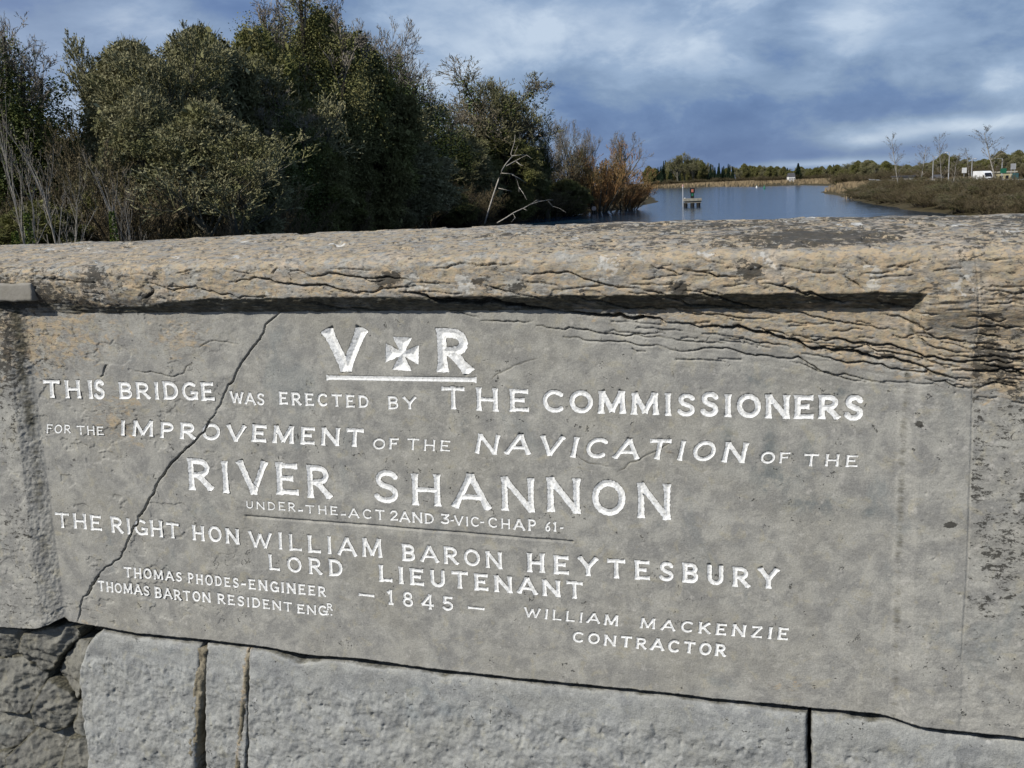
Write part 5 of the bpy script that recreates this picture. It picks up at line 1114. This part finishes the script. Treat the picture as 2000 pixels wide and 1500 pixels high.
for i in range(190):
    d = 118 + 175 * prng.random() ** 1.1; ex_ = np.interp(d, [110, 127, 146, 173, 232, 310], [62.5, 64.5, 67, 71, 84, 103]); wid_ = np.interp(d, [118, 160, 230, 300], [26, 24, 18, 12]); x = ex_ - 1.5 + prng.random() ** 1.3 * wid_
    px = 1000 + x / d * F; zt = zland(x, d) + prng.uniform(2.0, 3.4); k_ = ['shrub', 'shrub2', 'shrub', 'shrub2', 'barei'][i % 5]
    yt = yh(px) + (CAMZ - zt) / d * F
    plant(k_, px, d, yt + (8 if k_ == 'olive' else 0), prng.uniform(60, 95) * 150 / d, 'olive brown leafless scrub on the right bank, ' + ('nearest the parapet' if d < 160 else 'midway along the bank' if d < 220 else 'near the tan reeds'), 'shrub', GS, xy=(x, d), sink=.2)
# ---------------------------------------------------------------- road, van, lamps, signs, buildings
def strip(name, pts, wd, z, mat, kind='structure'):
    P_ = np.array(pts, float); L_, R__ = [], []
    for i, p in enumerate(P_):
        d = P_[min(i + 1, len(P_) - 1)] - P_[max(i - 1, 0)]; d /= np.linalg.norm(d); n_ = np.array([-d[1], d[0]]); L_.append(p + n_ * wd / 2); R__.append(p - n_ * wd / 2)
    V_ = [(a[0], a[1], z) for a in L_] + [(a[0], a[1], z) for a in R__]; n = len(P_)
    return tag(mesh(name, V_, np.array([[i + n, i + n + 1, i + 1, i] for i in range(n - 1)]), mat), None, None, kind=kind)
ROAD = [(96, 60), (100, 150), (109, 236), (125, 330), (155, 430), (210, 560)]
strip('road', ROAD, 8, 3.55, pbr('asphalt', (.055, .055, .055), .9, .2, scale=1))
vx, vy = at(1921, 236); ZR = 3.56
M_GLASS = pbr('dark_glass', (.01, .012, .02), .1, .6); M_VAN = pbr('white_van_paint', (.78, .79, .80), .3, .5, scale=.5)
van = empty('parked_van', (vx, vy, ZR), R(6), 'white high roofed van facing the camera on the road at the right', 'van')
def prof_solid(prof, hw):      # side profile (y,z) extruded in x
    n = len(prof); V_ = [(-hw, y, z) for y, z in prof] + [(hw, y, z) for y, z in prof]; return V_, [tuple(range(n)), tuple(range(2 * n - 1, n - 1, -1))] + [(i + n, (i + 1) % n + n, (i + 1) % n, i) for i in range(n)]
m_ = MB(); V_, F_ = prof_solid([(-2.6, .35), (-2.65, .95), (-2.3, 1.12), (-1.75, 2.1), (-1.3, 2.45), (2.6, 2.5), (2.65, .35)], 1.0); m_.add(V_, F_); m_.build('body', M_VAN, van)
m_ = MB(); V_ = [(-.86, -2.27, 1.2), (.86, -2.27, 1.2), (.76, -1.80, 2.05), (-.76, -1.80, 2.05)]; m_.add([(a, b - .02, c) for a, b, c in V_] + [(a, b + .03, c) for a, b, c in V_], [(0, 1, 2, 3), (0, 4, 5, 1), (2, 6, 7, 3), (1, 5, 6, 2), (3, 7, 4, 0)]); m_.build('windscreen', M_GLASS, van)
m_ = MB(); m_.box((0, -2.68, .5), (1.9, .14, .26)); m_.build('bumper', M_WHITE, van); m_ = MB(); m_.box((0, -2.67, .82), (.9, .06, .16)); m_.build('grille', M_BLACK, van)
for s in (-1, 1):
    m_ = MB(); m_.box((s * .8, -2.62, .85), (.3, .12, .2)); m_.build('headlight', pbr('lens', (.6, .6, .6), .1, .6) if s < 0 else bpy.data.materials['lens'], van)
    m_ = MB(); m_.box((s * 1.12, -1.95, 1.35), (.18, .1, .36)); m_.build('wing_mirror', M_BLACK, van)
    for yy in (-1.7, 1.7): m_ = MB(); m_.tube([(s * .78, yy, .34), (s * 1.0, yy, .34)], .34, 14); m_.build('wheel', M_BLACK, van)
M_GALV = pbr('galvanised_steel', (.42, .43, .44), .5, .4, scale=1)
for px, d, yt, arm, lb in ((1822, 300, 308, .8, 'slim pale lamp post left of the leaning white trunk'), (1853, 262, 299, -.8, 'tallest lamp post, grey, right of the leaning white trunk'), (1898, 290, 311, .8, 'grey lamp post between the white sign and the van'), (1957, 260, 311, -3.0, 'lamp post with a long arm over the road beyond the van')):
    x, y = at(px, d); zt = CAMZ + (yh(px) - yt) / F * d; o = empty('street_lamp', (x, y, ZR - .9), 0, lb, 'street lamp'); h_ = zt - ZR + .9
    m_ = MB(); m_.tube([(0, 0, 0), (0, 0, h_ * .4), (0, 0, h_)], [.16, .13, .09], 8); m_.build('post', M_GALV, o)
    m_ = MB(); m_.tube([(0, 0, h_ - .02), (arm * .5, 0, h_ + .12), (arm, 0, h_ + .02)], .05, 6); m_.build('arm', M_GALV, o); m_ = MB(); m_.box((arm, 0, h_), (.6, .25, .14)); m_.build('lantern', M_WHITE, o)
def sign(px, d, y0, y1, wpx, mat, lb, name='road_sign', two=False):
    x, y = at(px, d); k = d / F; zt = CAMZ + (yh(px) - y0) * k; zb_ = CAMZ + (yh(px) - y1) * k; zg = zland(x, y); o = empty(name, (x, y, zg), 0, lb, 'sign')
    m_ = MB(); m_.box((0, 0, (zt + zb_) / 2 - zg), (wpx * k, .06, zt - zb_)); m_.build('board', mat, o)
    for s in ((-1, 1) if two else (0,)): m_ = MB(); m_.tube([(s * wpx * k * .35, .07, 0), (s * wpx * k * .35, .07, zt - zg)], .05, 6); m_.build('post', M_GALV, o)
sign(1883.5, 250, 328, 338, 9, M_WHITE, 'square white board on a post left of the van')
sign(1984, 230, 338, 350, 12, pbr('sign_teal', (.05, .13, .14), .5, .3), 'dark teal sign board near the right edge'); sign(1979, 236, 320, 331, 10, M_GALV, 'grey back of a road sign near the right edge', two=True)
sign(1960, 245, 329, 338, 12, M_GREEN, 'green board above the low yellow building')
def house(name, px, d, ybase, ytop, wpx, wallm, roofm, lb, flat=False, wins=3, cat='building'):
    x, y = at(px, d); k = d / F; W_, zt, z0 = wpx * k, CAMZ + (yh(px) - ytop) * k, zland(x, y) - .3; H_ = zt - z0; o = empty(name, (x, y, z0), 0, lb, cat); D_ = 6; he = H_ * (.9 if flat else .62)
    m_ = MB(); m_.box((0, 0, he / 2), (W_, D_, he)); m_.build('wall', wallm, o)
    m_ = MB()
    if flat: m_.box((0, 0, he + (H_ - he) / 2), (W_ + .5, D_ + .5, H_ - he))
    else: m_.add([(-W_ / 2 - .2, -D_ / 2 - .3, he), (W_ / 2 + .2, -D_ / 2 - .3, he), (W_ / 2 + .2, D_ / 2 + .3, he), (-W_ / 2 - .2, D_ / 2 + .3, he), (-W_ / 2 - .2, 0, H_), (W_ / 2 + .2, 0, H_)], [(0, 1, 5, 4), (2, 3, 4, 5), (0, 4, 3), (1, 2, 5), (3, 2, 1, 0)])
    m_.build('roof', roofm, o)
    for i in range(wins): m_ = MB(); m_.box((W_ * ((i + .5) / wins - .5), -D_ / 2 - .01, he * .62), (min(1.4, W_ / wins * .5), .06, 1.0)); m_.build('window', M_GLASS, o)
M_SLATE = pbr('slate', (.08, .08, .085), .7, .3, scale=1)
house('white_house', 1545, 850, 349, 338.5, 12, M_WHITE, M_SLATE, 'small white house on the far shore', cat='house')
house('yellow_building', 1952, 300, 346, 335, 46, pbr('cream_render', (.62, .55, .33), .9, .1), pbr('cream_roof', (.55, .52, .42), .8, .1), 'low yellow flat roofed building beyond the van', True, 4)
house('long_shed', 1764, 280, 356, 343, 26, pbr('pale_block', (.45, .43, .40), .9, .1), M_SLATE, 'long low shed with dark roof right of the reeds', True, 0, 'shed')
house('pale_cottage', 1830, 380, 352, 341, 13, pbr('pink_render', (.55, .47, .42), .9, .1), M_SLATE, 'small pale cottage behind the lamp posts', False, 2, 'house')
# crash barrier along the road
gr_ = empty('crash_barrier', (0, 0, ZR - .05), 0, 'long pale steel crash barrier along the road at the right', 'barrier')
BAR = [(a - 4.6, b) for a, b in ROAD[:5]]; pts = []
for a, b in zip(BAR[:-1], BAR[1:]):
    n = int(math.hypot(b[0] - a[0], b[1] - a[1]) / 4); pts += [(a[0] + (b[0] - a[0]) * t / n, a[1] + (b[1] - a[1]) * t / n) for t in range(n)]
m_ = MB(); m_.tube([(x, y, .62) for x, y in pts], .13, 4); m_.build('rail', M_GALV, gr_)
post = None
for x, y in pts[::2]:
    if post is None: m_ = MB(); m_.box((0, 0, .1), (.12, .08, 1.2)); post = m_.build('post', M_GALV, gr_); post.location = (x, y + .18, 0)
    else: c_ = post.copy(); C.objects.link(c_); c_.parent = gr_; c_.location = (x, y + .18, 0)
